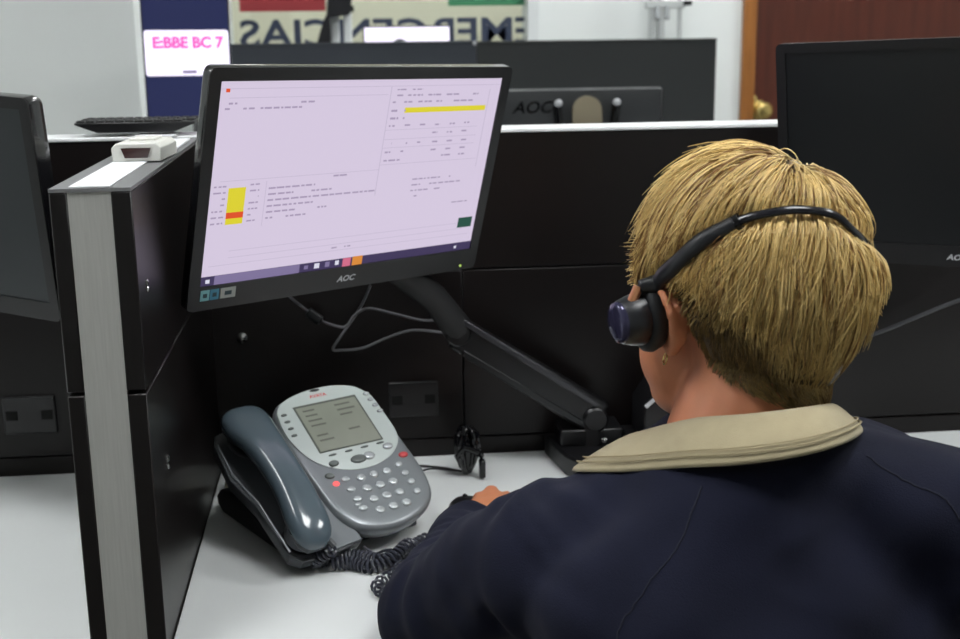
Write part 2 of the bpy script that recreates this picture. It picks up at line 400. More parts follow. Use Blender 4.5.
def S(mb, x0, y0, x1, y1, d=0.0, sl=0.0):
    """rect in screen fractions (0..1, y down) lying on the screen"""
    X = lambda f: -sx+2*sx*f
    Z = lambda f: sz1-(sz1-sz0)*f
    y = 0.0006-d
    mb.add([(X(x0),y,Z(y1)),(X(x1),y,Z(y1)),(X(x1),y,Z(y0)),(X(x0),y,Z(y0))], [(0,1,2,3)])
E_txt = emis('screen_text', (172,157,186)); E_lt = emis('screen_line', (201,188,213)); E_yel = emis('screen_yellow', (226,214,52)); E_red = emis('screen_red', (228,84,44))
E_bar = emis('screen_taskbar', (66,56,92)); E_srch = emis('screen_search', (130,118,158)); E_org = emis('screen_orange', (222,142,60)); E_pnk = emis('screen_pink', (214,110,140)); E_grn = emis('screen_green', (40,82,70)); E_w = emis('screen_white', (225,225,240)); E_pan = emis('screen_panel', (210,196,222))
def words(mb, x0, x1, y, h=0.009, dens=0.8):
    x = x0
    while x < x1:
        wd = rnd.uniform(0.006, 0.026)
        if rnd.random() < dens: S(mb, x, y-h/2, min(x1, x+wd), y+h/2, 0.0002)
        x += wd + rnd.uniform(0.003, 0.007)
RH = 0.0305
b = MB(); words(b, 0.03,0.06,0.105); words(b, 0.02,0.05,0.13); words(b,0.075,0.26,0.13); words(b, 0.255,0.30,0.105)
for i in range(7): words(b, 0.012, 0.05, 0.502+i*RH, 0.008, 0.9)
for i in range(7): words(b, 0.125, 0.155, 0.502+i*RH, 0.008)
for i, e in enumerate((0.34,0.40,0.56,0.34,0.39,0.32)): words(b, 0.185, e, 0.528+i*RH, 0.009, 0.92)
words(b, 0.40,0.45,0.49); qx = lambda x: 0.575+(x-0.62)*1.08
words(b, qx(.63),qx(.72),0.055,0.007); words(b,qx(.62),qx(.93),0.085,0.009,0.6); words(b,qx(.62),qx(.92),0.12,0.009,0.5)
for y in (0.165,0.205): words(b, qx(.62), qx(.67), y, 0.011)
for y, x0 in ((0.245,0.62),(0.29,0.78),(0.34,0.62),(0.385,0.62)):
    for k in range(6):
        if x0+k*0.055 < 0.92: words(b, qx(x0+k*0.055), qx(x0+k*0.055+0.02), y+rnd.uniform(-.002,.002))
words(b, qx(.62),qx(.68),0.43); words(b,0.8,0.9,0.42)
for i, e in enumerate((0.86,0.9,0.82,0.73)): words(b, 0.70, e, 0.545+i*0.032, 0.008)
words(b, 0.43,0.5,0.885,0.008); words(b,0.88,0.95,0.7,0.007)
o = part('screen_text', b, E_txt, scr, Mm, smooth=False); o['kind'] = 'stuff'
b = MB()
for y, x0, x1 in ((0.035,0.0,1),(0.078,0.03,0.555),(0.475,0.03,0.565),(0.83,0.08,0.95),(0.865,0.08,0.95),(0.9,0.02,0.98),(0.265,0.565,0.93),(0.315,0.565,0.93),(0.36,0.565,0.93),(0.45,0.565,0.95)): S(b, x0, y, x1, y+0.003, 0.0001)
S(b, 0.562, 0.04, 0.565, 0.62, 0.0001); S(b, 0.955, 0.06, 0.958, 0.5, 0.0001); S(b,0.175,0.49,0.177,0.72,0.0001)
o = part('screen_lines', b, E_lt, scr, Mm, smooth=False); o['kind'] = 'stuff'
b = MB(); S(b, 0.625, 0.150, 0.950, 0.178, 0.0001); part('screen_highlight', b, E_yel, scr, Mm, smooth=False, label='long yellow highlighted row')
b = MB(); S(b, 0.058, 0.512, 0.112, 0.512+RH*6, 0.0001); part('screen_highlight', b, E_yel, scr, Mm, smooth=False, label='yellow highlighted cells')
b = MB(); S(b, 0.058, 0.512+RH*4, 0.112, 0.512+RH*5, 0.0002); part('screen_highlight', b, E_red, scr, Mm, smooth=False, label='red highlighted cell')
b = MB(); S(b, 0, 0.952, 1, 1, 0.0001); part('taskbar', b, E_bar, scr, Mm, smooth=False)
b = MB(); S(b, 0.044, 0.953, 0.325, 1.0, 0.0002); part('search_box', b, E_srch, scr, Mm, smooth=False)
for x, m, w_, h0, h1 in ((0.02,E_w,0.013,0.968,0.988),(0.345,E_srch,0.014,0.965,0.985),(0.383,E_w,0.018,0.960,0.988),(0.421,E_srch,0.016,0.960,0.988),(0.456,E_w,0.014,0.960,0.985),(0.492,E_pnk,0.030,0.953,1),(0.532,E_org,0.038,0.950,1),(0.93,E_w,0.01,0.97,0.985)):
    b = MB(); S(b, x-w_/2+.003, h0, x+w_/2+.003, h1, 0.0003); part('taskbar_icon', b, m, scr, Mm, smooth=False)
b = MB(); S(b, 0.018, 0.035, 0.03, 0.052, 0.0003); part('window_icon', b, E_red, scr, Mm, smooth=False)
b = MB(); S(b, 0.925, 0.80, 0.985, 0.86, 0.0003); part('status_button', b, E_grn, scr, Mm, smooth=False, label='dark green button')
kz = sz0-0.010
for x0, x1, c, nm in ((0.004,0.0145,(120,170,175),'pale teal square sticker'),(0.0155,0.026,(62,125,150),'blue square sticker'),(0.028,0.0465,(160,162,158),'grey sticker with dark mark')):
    p = part('sticker', MB().bb(-sx-0.003+x0, -sx-0.003+x1, -0.0018, -0.001, kz-0.0058, kz+0.0058), mat(nm, c, 0.5), mon, Mm, smooth=False, label=nm)
    xm = -sx-0.003+(x0+x1)/2
    part('sticker_mark', MB().box((xm, -0.002, kz), ((x1-x0)*0.45, 0.0003, 0.0045)), mat('mark_dark', (40,60,66), 0.6), p, Mm, smooth=False)
part('power_light', revolve(MB(), (sx-0.012,-0.001,-(HS+bez+bot)/2+0.006), (0,-1,0), [(0,0.0016),(0.0008,0.0016),(0.001,0)], 10), emis('led_green', (190,225,110), 1.0), mon, Mm)
# --- right monitor
def pose(px_pts):
    """pose solved beforehand from the photograph: (x, y, z, a, b, c)"""
    a = rot_abc(*px_pts[3:]); m = a.to_4x4(); m.translation = Vector(px_pts[:3]); return m
RMP = (0.7051, 1.3565, 1.1520, -0.7192, 0.1085, -0.0314)
LMP = (-0.473, 1.371, 1.134, -0.5236, 0.1396, 0.058)
Mr = pose(RMP)
rm, _, _ = monitor('switched-off black monitor behind the blond head, right of the brass knob', Mr, 0.44, 0.27, bez=0.012, bot=0.026, bulge=0.015)
# its cable
Ml = pose(LMP)
lm, _, _ = monitor('switched-off black monitor at the left desk, tilted in front of the white wall', Ml, 0.374, 0.238, th=0.024, bez=0.012, bot=0.02, bulge=0.02, scr=mat('dark_screen_grey', (44,49,52), 0.35), logo=False)
def wall_mount(t, M):
    c = M @ Vector((0, 0.04, -0.02))
    part('mount_arm', MB().tube([tuple(c), (c.x, (c.y+YP)/2, c.z-0.03), (c.x, YP+0.005, ZP-0.06)], [0.016,0.016,0.018], 10), M_plast, t)
    part('mount_clamp', MB().bb(c.x-0.03, c.x+0.03, YP-0.012, YP-0.0005, ZP-0.11, ZP-0.012), M_plast, t, bevel=0.003)
wall_mount(lm, Ml); wall_mount(rm, Mr)
M_cable = mat('black_cable', (30,30,32), 0.45)
M_cabg = mat('grey_cable', (104,104,108), 0.4)
o = part('power_cable', MB().tube(spline([(0.66,1.55,0.885),(0.70,1.545,0.892),(0.75,1.54,0.912),(0.80,1.53,0.935),(0.86,1.5,0.965),(0.9,1.47,1.0)]), 0.0028, 8), mat('charcoal_cable', (72,72,76), 0.4))
tag(o, 'thin dark grey cable hanging behind the right monitor, against the partition', 'cable')

# ------------------------------------------------------------------ monitor arm, clamp, dock and cables
arm = thing('monitor_arm', 'black monitor arm sloping from behind the lit monitor down to the desk clamp', 'monitor arm', (0.29,1.50,ZD))
ya = 1.515
b = MB()
def bar(mb, p0, p1, w0, w1, t, yy):
    p0 = np.array(p0); p1 = np.array(p1); d = norm(p1-p0); n_ = np.array([-d[1], d[0]])
    q = [p0+n_*w0, p1+n_*w1, p1-n_*w1, p0-n_*w0]
    return mb.rings([[(a, y, c) for a, c in q] for y in (yy-t, yy+t)])
bar(b, (0.128,0.925), (0.315,0.800), 0.021, 0.024, 0.013, ya); part('upper_arm', b, M_plast, arm, bevel=0.006, seg=3)
b = MB(); bar(b, (0.134,0.943), (0.31,0.823), 0.0035, 0.0035, 0.004, ya-0.0145); part('arm_ridge', b, mat('ridge_highlight', (58,58,62), 0.25), arm, bevel=0.001)  # lighter grey paints in the highlight along the upper ridge
b = MB(); bar(b, (0.135,0.900), (0.295,0.795), 0.004, 0.004, 0.012, ya-0.003); part('arm_ridge', b, M_scr, arm, bevel=0.001)
cm = Mm @ Vector((0, 0.045, -0.02))
part('arm_head', MB().tube([tuple(cm), tuple(cm+Vector((0.01,0.02,-0.05))), (0.10,1.49,0.975), (0.13,ya,0.93)], [0.022,0.02,0.018,0.02], 12), M_matte, arm)
part('mount_plate', MB().box((0,0,0),(0.09,0.006,0.09)), M_matte, arm, Mm @ Matrix.Translation((0,0.046,-0.01)), bevel=0.002)
part('elbow_joint', revolve(MB(), (0.13, ya-0.022, 0.925), (0,1,0), [(0.006,0.014),(0.009,0.017),(0.034,0.017),(0.036,0.014)], 20), M_plast, arm)
part('lower_joint', revolve(MB(), (0.308, ya-0.018, 0.803), (0,1,0), [(0,0.014),(0.003,0.017),(0.034,0.017),(0.036,0.012)], 20), M_plast, arm)
part('post', MB().tube([(0.305,ya,0.80),(0.305,ya,ZD)], 0.018, 16), M_matte, arm)
b = MB(); b.rings([[(x, y, z) for x, y in ((0.248,1.555),(0.345,1.555),(0.345,1.44),(0.30,1.40),(0.262,1.47))] for z in (ZD, ZD+0.028)]); part('clamp_base', b, M_plast, arm, bevel=0.004)
b = MB(); b.bb(0.262, 0.345, 1.50, 1.555, ZD+0.028, ZD+0.05); part('clamp_block', b, M_plast, arm, bevel=0.003)
part('clamp_bolt', revolve(MB(), (0.318, 1.492, ZD+0.036), (0,-0.3,1), [(0,0.004),(0.004,0.004),(0.006,0.0)], 12), M_chrome, arm)
dk = thing('cable_box', 'black box with a thin silver strip behind the person, beside the monitor clamp', 'box', (0.40,1.50,ZD))
part('case', MB().bb(0.35, 0.47, 1.45, 1.545, ZD, ZD+0.04), M_plast, dk, bevel=0.003)
part('silver_strip', MB().bb(0.352, 0.40, 1.446, 1.4505, ZD+0.03, ZD+0.034), M_steel, dk)
dk = thing('dark_box', 'small dark box with a painted highlight on its slanting edge beside the neck', 'box', (0.385,1.50,ZD))  # dark piece read as part of a second clamp, simplified to a box
b = MB(); b.rings([[(x, y, z) for x, z in ((0.365,ZD+0.041),(0.435,ZD+0.041),(0.435,ZD+0.13),(0.385,ZD+0.115),(0.365,ZD+0.085))] for y in (1.47, 1.54)]); part('case', b, M_plast, dk, bevel=0.003)
b = MB(); bar(b, (0.366,0.828), (0.386,0.845), 0.002, 0.002, 0.002, 1.467); part('edge_highlight', b, M_logo, dk)  # pale bar paints the highlight line on the dark piece
def cable(pts, r, m, label, y=None):
    o = part('cable', MB().tube(spline(pts), r, 8), m); return tag(o, label, 'cable')
cable([(-0.085,1.45,1.0),(-0.07,1.53,0.965),(-0.045,1.545,0.94),(-0.02,1.545,0.93),(-0.01,1.545,0.932),(0.0,1.545,0.945),(0.018,1.545,0.953),(0.05,1.545,0.945),(0.085,1.545,0.935),(0.11,1.545,0.934)], 0.0018, M_cabg, 'grey cable hanging below the monitor and rising to the arm')
cable([(0.02,1.46,1.0),(0.012,1.535,0.965),(0.0,1.560,0.94),(-0.018,1.560,0.915),(-0.03,1.560,0.897),(-0.018,1.560,0.895),(0.01,1.560,0.897),(0.04,1.560,0.909),(0.075,1.560,0.918),(0.115,1.54,0.918)], 0.0019, M_cabg, 'grey cable looping lowest under the monitor')
b = MB(); revolve(b, (-0.052,1.545,0.945), norm((0.5,0,-0.4)), [(-0.011,0.004),(-0.009,0.007),(0.009,0.007),(0.011,0.004)], 14)
o = part('ferrite_core', b, M_scr); tag(o, 'dark ferrite bead on the cable below the monitor', 'cable bead')
# bundle of black cable on the desk
bn = thing('cable_bundle', 'small crumpled bundle of glossy black cable standing on the desk', 'cable', (0.139,1.475,ZD))
b = MB()
for k in range(11):
    a0 = rnd.uniform(0, PI); pts = []
    for i in range(17):
        q = 2*PI*i/16; w_, h_ = rnd.uniform(0.8,1.15)*0.0150, 0.033*rnd.uniform(.9,1.05)
        x, z = w_*math.sin(q)*(1-0.25*math.cos(q)), -math.cos(q)*h_
        pts.append((0.137+x*math.cos(a0)+0.002*math.sin(k*3.1), 1.485+x*math.sin(a0)*0.8, ZD+0.0355+z*0.9+0.002*math.sin(k)))
    b.tube(pts[:-1]+[pts[0]], 0.0028, 7)
b.ell((0.137,1.485,ZD+0.033),(0.0095,0.008,0.027)); part('loops', b, M_plast2, bn)
b = MB(); b.tube(spline([(0.125,1.478,ZD+0.03),(0.133,1.472,ZD+0.042),(0.148,1.472,ZD+0.036),(0.155,1.48,ZD+0.028)]), 0.004, 8); part('tie', b, M_plast2, bn)
part('plug', MB().box((0.155,1.472,ZD+0.014),(0.008,0.012,0.024)), M_plast2, bn, bevel=0.002)
cable([(0.13,1.487,ZD+0.006),(0.10,1.515,ZD+0.003),(0.06,1.525,ZD+0.003),(0.03,1.50,ZD+0.003),(0.0,1.47,ZD+0.003)], 0.0016, M_cable, 'thin black wire looping on the desk behind the telephone')
cable([(0.125,1.49,ZD+0.0058),(0.085,1.50,ZD+0.006),(0.062,1.46,ZD+0.003),(0.05,1.43,ZD+0.003)], 0.0012, M_cable, 'thinnest black wire on the desk from the bundle towards the keypad')
pl = thing('wall_plug', 'small ivory cable plug on the desk in the corner behind the handset', 'plug', (-0.155,1.50,ZD))
part('plug_body', MB().box((-0.158,1.475,ZD+0.009),(0.022,0.03,0.018)), mat('ivory', (150,146,130), 0.5), pl, bevel=0.003)
part('plug_wire', MB().tube(spline([(-0.158,1.46,ZD+0.01),(-0.165,1.43,ZD+0.004),(-0.15,1.40,ZD+0.0045)]), 0.002, 8), mat('ivory', (150,146,130)), pl)

# ------------------------------------------------------------------ desk telephone
ta, tb = math.radians(30), math.radians(-58)
Mt3 = rot_abc(ta, tb, 0)
X_ = Mt3 @ Vector((1,0,0)); V_ = Mt3 @ Vector((0,0,1)); N_ = Mt3 @ Vector((0,-1,0))
PC = Vector((-0.0253, 1.3765, 0.8521))
Fm = frame(PC, X_, V_, N_)
M_ph = mat('phone_grey', (132,137,141), 0.28, 0.3); M_phl = mat('phone_light', (190,199,197), 0.35); M_phd = mat('phone_dark', (62,65,69), 0.4); M_phb = mat('phone_black', (24,24,30), 0.45)
M_key = mat('phone_key', (184,190,192), 0.16, 0.3); M_keyd = mat('phone_key_dark', (96,102,100), 0.4)
ph = thing('desk_telephone', 'grey office desk telephone with lcd display and round keys, tilted on its stand', 'telephone', (PC.x, PC.y, ZD))
def scl(out, k, c=(0,-0.045)): return [(c[0]+(a-c[0])*k, c[1]+(b_-c[1])*k) for a, b_ in out]
plate_c = [(-0.067,0.034),(-0.058,0.047),(-0.038,0.056),(-0.010,0.0615),(0.02,0.0615),(0.045,0.055),(0.058,0.044),(0.0645,0.03),(0.0655,0.0),(0.0665,-0.035),(0.0685,-0.07),(0.0685,-0.10),(0.061,-0.126),(0.042,-0.143),(0.015,-0.153),(-0.012,-0.1545),(-0.035,-0.149),(-0.052,-0.136),(-0.062,-0.112),(-0.066,-0.08),(-0.0695,-0.04),(-0.071,0.0)]
outl = [tuple(p) for p in spline([(*p,0) for p in plate_c+[plate_c[0]]], 3)[:-1]]; outl = [(p[0],p[1]) for p in outl][::-1]
b = MB(); b.rings([[(a, v, n_) for a, v in scl(outl, k)] for n_, k in ((-0.024,0.90),(-0.020,0.965),(-0.008,1.0),(-0.003,0.995),(0.0,0.975),(0.0012,0.94),(0.002,0.85),(0.0024,0.5))])
part('body', b, M_ph, ph, Fm, angle=60)
# wing that carries the handset
wing = [(-0.146,0.018),(-0.140,0.030),(-0.120,0.036),(-0.05,0.04),(-0.04,-0.13),(-0.045,-0.155),(-0.075,-0.160),(-0.119,-0.160),(-0.130,-0.150),(-0.136,-0.08),(-0.149,-0.035)][::-1]
b = MB(); b.rings([[(a, v, n_) for a, v in scl(wing, k, (-0.09,-0.06))] for n_, k in ((-0.026,0.96),(-0.024,0.98),(-0.0105,1.0),(-0.009,0.985))]); part('cradle', b, M_phd, ph, Fm, bevel=0.001, seg=1)
b = MB(); b.rings([[(a, v, n_) for a, v in ((-0.086,-0.158),(-0.045,-0.154),(-0.05,-0.12),(-0.068,-0.085),(-0.078,-0.1))] for n_ in (-0.010,-0.0065)]); part('cradle_flap', b, M_ph, ph, Fm, bevel=0.001)
b = MB(); b.tube([(x, v, -0.008) for x, v in ((-0.143,0.015),(-0.1445,-0.03),(-0.133,-0.075),(-0.128,-0.145))], 0.0016, 8); part('cradle_rim', b, M_ph, ph, Fm)
for v in (0.01, -0.135): part('cradle_cup', MB().ell((-0.112, v, -0.009), (0.02,0.022,0.004)), M_phb, ph, Fm)
# foot and stand, standing on the desk; local frame with x = phone right, y = phone rear, z = up
xr = Vector((math.cos(ta), math.sin(ta), 0)); yr = Vector((-math.sin(ta), math.cos(ta), 0))
fr = Vector((-0.076+0.002, 1.262, ZD))               # front left corner of the foot
Ff = frame(fr, xr, yr, Vector((0,0,1)))
b = MB(); b.rings([[(x, y, z) for y, z in ((0.0,0.0),(0.168,0.0),(0.182,0.007),(0.184,0.018),(0.172,0.028),(0.12,0.036),(0.03,0.012),(0.0,0.006))] for x in (-0.010, 0.150)])
part('foot', b, M_phb, ph, Ff, bevel=0.003)
b = MB(); b.rings([[(x, y, z) for y, z in ((0.02,0.0),(0.12,0.018),(0.150,0.02),(0.15,0.07),(0.06,0.045),(0.0,0.008))] for x in (0.02, 0.13)])
part('stand_block', b, M_phb, ph, Ff, bevel=0.003)
b = MB(); b.rings([[(x, y, z) for y, z in ((-0.01,0.0),(0.05,0.0),(0.05,0.03),(-0.005,0.011))] for x in (0.05, 0.155)])
part('front_base', b, M_phd, ph, Ff, bevel=0.004)
# light faceplate
fp = [(-0.0645,0.032),(-0.056,0.044),(-0.037,0.053),(-0.010,0.0585),(0.02,0.0585),(0.044,0.052),(0.056,0.041),(0.0625,0.028),(0.0640,0.0),(0.0645,-0.025),(0.060,-0.043),(0.046,-0.058),(0.028,-0.067),(0.006,-0.0715),(-0.018,-0.069),(-0.040,-0.0585),(-0.056,-0.043),(-0.065,-0.02),(-0.0680,0.005)]
fo = [(p[0],p[1]) for p in spline([(*p,0) for p in fp+[fp[0]]], 3)[:-1]][::-1]
b = MB(); b.rings([[(a, v, n_) for a, v in scl(fo, k, (0,-0.005))] for n_, k in ((0.0,1.0),(0.0032,0.995),(0.0038,0.975))]); part('faceplate', b, M_phl, ph, Fm)
# display
M_lg = mat('lcd_glass', (142,146,134), 0.3, noise=0.04, nscale=30); M_lf = mat('lcd_frame_shade', (92,96,90), 0.5)
b = MB(); b.prism([(-0.0425,-0.0375),(0.0415,-0.0385),(0.0415,0.0365),(-0.0425,0.036)], 0.0036, 0.0046); d = part('display_frame', b, M_lf, ph, Fm, bevel=0.0004, seg=1)  # darker border, widest at top and right, paints the recess shadow
b = MB(); b.prism([(-0.0405,-0.036),(0.039,-0.037),(0.0385,0.0325),(-0.0405,0.0325)], 0.0044, 0.0050); d = part('display', b, M_lg, ph, Fm, smooth=False)
b = MB()
for r in range(8):
    v = 0.026-r*0.0078
    for (x0, x1) in ((-0.034, -0.018+rnd.uniform(-.004,.004)), (0.008, 0.026+rnd.uniform(-.004,.006))):
        if r in (0,1,2,3,5,6) and not (x0 > 0 and r in (3,6)): b.bb(x0, x1, v-0.0012, v+0.0012, 0.0050, 0.0052)
o = part('display_text', b, mat('lcd_ink', (104,106,98), 0.6), d, Fm, smooth=False); o['kind'] = 'stuff'
# maker's mark above the display
t = text_mb('AVAYA', 0.0068, bold=0.0002); move(t, lambda x, y, z: (x-0.004, y+0.0465, 0.0040)); part('logo', t, mat('logo_red', (205,75,80), 0.5), ph, Fm, smooth=False)
part('message_lamp', MB().ell((-0.004,0.0555,0.0036),(0.007,0.0022,0.0012)), M_phb, ph, Fm)
def key(u, v, w_, h_, m, ht=0.0035, base=0.002, rotd=0):
    c, s = math.cos(math.radians(rotd)), math.sin(math.radians(rotd)); b = MB(); n = 14; rs = []
    for k, n_ in ((1.0, 0.0), (1.0, ht*0.6), (0.82, ht*0.9), (0.45, ht)):
        rs.append([(u+(w_*k*math.cos(2*PI*i/n))*c-(h_*k*math.sin(2*PI*i/n))*s, v+(w_*k*math.cos(2*PI*i/n))*s+(h_*k*math.sin(2*PI*i/n))*c, base+n_-0.001) for i in range(n)])
    b.rings(rs); return part('key', b, m, ph, Fm, angle=60)
for r, v in enumerate((-0.0820,-0.0982,-0.1140,-0.1300)):
    for c in range(3): key(-0.0118+c*0.0171, v, 0.0060, 0.0052, M_key)
for u, v in ((-0.0456,-0.0700),(-0.0304,-0.0792),(-0.0308,-0.0946),(-0.0303,-0.1090),(-0.0300,-0.1225)): key(u, v, 0.0058, 0.0040, M_key if v != -0.07 else M_keyd, rotd=-8)
key(-0.0335, -0.1165, 0.0045, 0.0026, M_key)
for u, v in ((0.0412,-0.0776),(0.0425,-0.0908),(0.0433,-0.1045),(0.0428,-0.1190)): key(u, v, 0.0054, 0.0042, M_key, rotd=8)
o = key(0.0544, -0.0655, 0.0062, 0.0040, mat('key_red', (196,70,72), 0.4)); o['label'] = 'red key'
o = key(-0.0436, -0.0822, 0.0042, 0.0034, emis('led_red', (255,110,110), 1.2)); o['label'] = 'glowing red lamp key'
key(-0.0020, -0.0575, 0.0105, 0.0058, M_keyd, base=0.004); key(0.0120, -0.0565, 0.0075, 0.0055, M_key, base=0.004)
key(-0.0337, -0.0557, 0.0062, 0.0042, M_keyd, base=0.004); key(0.0411, -0.0495, 0.0066, 0.0046, M_key, base=0.004)
for k in range(4):
    key(-0.0575-0.0006*k, 0.0275-k*0.0107, 0.0038, 0.0018, M_keyd, ht=0.002, base=0.0045)
    key(0.0560+0.0012*k, 0.0340-k*0.0100, 0.0042, 0.0024, M_key, ht=0.0025, base=0.0045)
    key(-0.0290+0.0213*k, -0.0435+0.0004*k, 0.0052, 0.0013, M_keyd, ht=0.0018, base=0.0045)
# handset: own thing, lying in the cradle
M_hs = mat('handset_grey', (82,95,104), 0.18, coat=0.4); M_hs2 = mat('handset_under', (44,48,56), 0.4)
hs = thing('telephone_handset', 'glossy slate grey telephone handset resting in the cradle', 'handset', M=Fm)
def hsec(u, v, n_, w_, t_):
    out = []
    for i in range(20):
        a = 2*PI*i/20; c, s = math.cos(a), math.sin(a)
        out.append((u+w_*math.copysign(abs(c)**0.75, c), v, n_+t_*math.copysign(abs(s)**0.8, s)*(1.0 if s > 0 else 0.55)))
    return out
secs = [(-0.112,0.040,0.015,0.006,0.004),(-0.112,0.037,0.016,0.018,0.009),(-0.113,0.030,0.017,0.0265,0.012),(-0.1135,0.014,0.019,0.0295,0.0145),(-0.113,-0.002,0.021,0.0275,0.0155),(-0.111,-0.018,0.025,0.0235,0.0145),(-0.1085,-0.045,0.027,0.0215,0.0135),(-0.107,-0.075,0.027,0.0205,0.013),(-0.1065,-0.10,0.0245,0.0215,0.0135),(-0.107,-0.122,0.021,0.0235,0.0145),(-0.1075,-0.140,0.0185,0.0235,0.0145),(-0.108,-0.153,0.016,0.0200,0.0125),(-0.108,-0.161,0.0145,0.0135,0.009),(-0.108,-0.164,0.013,0.004,0.004)]
b = MB(); b.rings([hsec(*s) for s in secs][::-1]); hb = part('grip', b, M_hs, hs, Fm, sub=1, angle=180)
b = MB(); b.rings([[(x, y, z) for x, y, z in hsec(u, v, n_-0.006, w_*0.93, t_*0.8)] for u, v, n_, w_, t_ in secs[1:-1]][::-1]); part('underside', b, M_hs2, hs, Fm, angle=180)
for v in (0.015, -0.135):
    b = MB(); revolve(b, (-0.1095, v, -0.0045), (0,0,1), [(0,0.018),(0.004,0.021),(0.02,0.021)], 22); part('cup', b, M_hs2, hs, Fm)
b = MB(); b.tube([(-0.093,-0.150,0.010),(-0.088,-0.162,0.006)], [0.0045,0.0045], 10); part('cord_socket', b, M_phd, hs, Fm)
# coiled cord
M_cord = mat('cord_grey', (56,58,68), 0.28)
def coil(path, R_, r, pitch_, m, label):
    P = spline(path, 10); d = [0]
    for i in range(1, len(P)): d.append(d[-1]+np.linalg.norm(P[i]-P[i-1]))
    Ltot = d[-1]; n = int(Ltot/pitch_*9); pts = []
    for k in range(n+1):
        s = Ltot*k/n; i = min(len(P)-2, int(np.searchsorted(d, s, 'right'))-1); f_ = (s-d[i])/max(1e-9, d[i+1]-d[i]); c = P[i]*(1-f_)+P[i+1]*f_
        t = norm(P[i+1]-P[i]); x = norm(np.cross((0,0,1), t)); y = np.cross(t, x); a = 2*PI*s/pitch_
        pts.append(c+x*R_*math.cos(a)+y*R_*math.sin(a))
    o = part('coiled_cord', MB().tube(pts, r, 6), m); return tag(o, label, 'cord')
c0 = Fm @ Vector((-0.088,-0.163,0.004))
coil([tuple(c0), (-0.052,1.222,ZD+0.012), (-0.028,1.240,ZD+0.0075), (-0.005,1.236,ZD+0.0075),(0.015,1.222,ZD+0.0075),(0.035,1.232,ZD+0.0075),(0.055,1.252,ZD+0.009),(0.07,1.262,ZD+0.012),(0.085,1.265,ZD+0.009)], 0.0066, 0.0018, 0.0052, M_cord, 'dark grey coiled telephone cord running from the handset to the sleeve')
coil([(-0.035,1.222,ZD+0.007),(-0.012,1.220,ZD+0.0075),(0.008,1.208,ZD+0.0075),(0.03,1.214,ZD+0.014),(0.044,1.228,ZD+0.02),(0.05,1.235,ZD+0.019)], 0.0060, 0.0017, 0.0052, M_cord, 'doubled-back length of coiled cord in front of the telephone')
coil([(0.040,1.222,ZD+0.008),(0.038,1.205,ZD+0.007),(0.030,1.188,ZD+0.007),(0.018,1.175,ZD+0.007),(0.012,1.16,ZD+0.007),(0.018,1.145,ZD+0.007),(0.03,1.13,ZD+0.007)], 0.0055, 0.0016, 0.0105, M_cord, 'stretched loose coil of cord beside the sleeve')
cable([(0.0,1.252,ZD+0.012),(0.012,1.245,ZD+0.006),(0.022,1.236,ZD+0.013),(0.03,1.23,ZD+0.016)], 0.0017, M_cord, 'straight black lead from under the telephone to the coil')

# ------------------------------------------------------------------ far things
M_div = mat('divider_grey', (52,57,65), 0.55); M_div2 = mat('divider_dark', (41,44,45), 0.55)
YD = 3.35
for (x0, x1, z1, m, lab) in ((-0.298, 0.350, 1.274, M_div, 'blue-grey divider panel behind the lit monitor, below the mirrored lettering'), (0.3515, 1.012, 1.272, M_div2, 'charcoal divider panel in front of the bare white wall, left of the door')):
    d = thing('divider_panel', lab, 'divider', ((x0+x1)/2, YD, 0), group='grey divider panels')
    part('board', MB().bb(x0, x1, YD-0.012, YD+0.012, 0.1, z1-0.008), m, d, bevel=0.002)
    part('edge_trim', MB().bb(x0, x1, YD-0.014, YD+0.014, z1-0.008, z1), m, d, bevel=0.002)
    if x0 < 0: part('corner_cap', MB().bb(0.341, 0.350, YD-0.017, YD-0.013, 1.263, 1.273), M_logo, d, smooth=False, label='pale corner clip')
    for x in (x0+0.08, x1-0.08): part('foot', MB().bb(x-0.02, x+0.02, YD-0.2, YD+0.2, 0, 0.1), M_steel, d, bevel=0.003)
# far desk row in front of the dividers
fd = thing('desk', 'far white desk below the charcoal divider panel', 'desk', (0.4,3.05,0))
part('desktop', MB().bb(-0.55, 1.05, 2.62, 3.32, 0.715, 0.74), M_desk, fd, bevel=0.002)
for x in (-0.5, 1.0):
    for y in (2.68, 3.26): part('leg', MB().bb(x-0.02, x+0.02, y-0.02, y+0.02, 0, 0.715), M_steel, fd)
# monitor seen from behind with its mount
YM = 3.05
def PXY(px, py, Y):
    return None
M_mb = mat('monitor_back', (58,60,62), 0.35)
Mb_ = Matrix.Translation((0.578, YM, 1.02)) @ Matrix.Rotation(PI, 4, 'Z')
bm_, _, _ = monitor('black monitor seen from behind below the charcoal divider, with a tan mount plate', Mb_, 0.415, 0.275, bulge=0.0, logo=False, hmat=M_mb)
t = text_mb('AOC', 0.040, bold=0.0008); move(t, lambda x, y, z: (0.458+x*1.1+y*0.3, YM-0.0215, 1.112+y)); part('logo', t, M_plast2, bm_, smooth=False)
for sx_ in (-1, 1):
    part('mount_bracket', MB().tube([(0.590+sx_*0.075, YM-0.03, 1.118), (0.590+sx_*0.068, YM-0.03, 1.06), (0.590+sx_*0.02, YM-0.03, 1.03)], 0.011, 10), M_plast2, bm_)
    part('mount_screw', MB().ell((0.590+sx_*0.073, YM-0.043, 1.124), (0.010,0.006,0.009)), M_logo, bm_)
out = [(0.590+0.036*math.cos(a), 1.106+0.034*math.sin(a)) for a in [PI*k/12 for k in range(13)]] + [(0.554,1.073),(0.628,1.073)]
part('mount_plate', MB().prism(out, YM-0.04, YM-0.028, axis=1), mat('tan_plate', (150,140,118), 0.5), bm_)
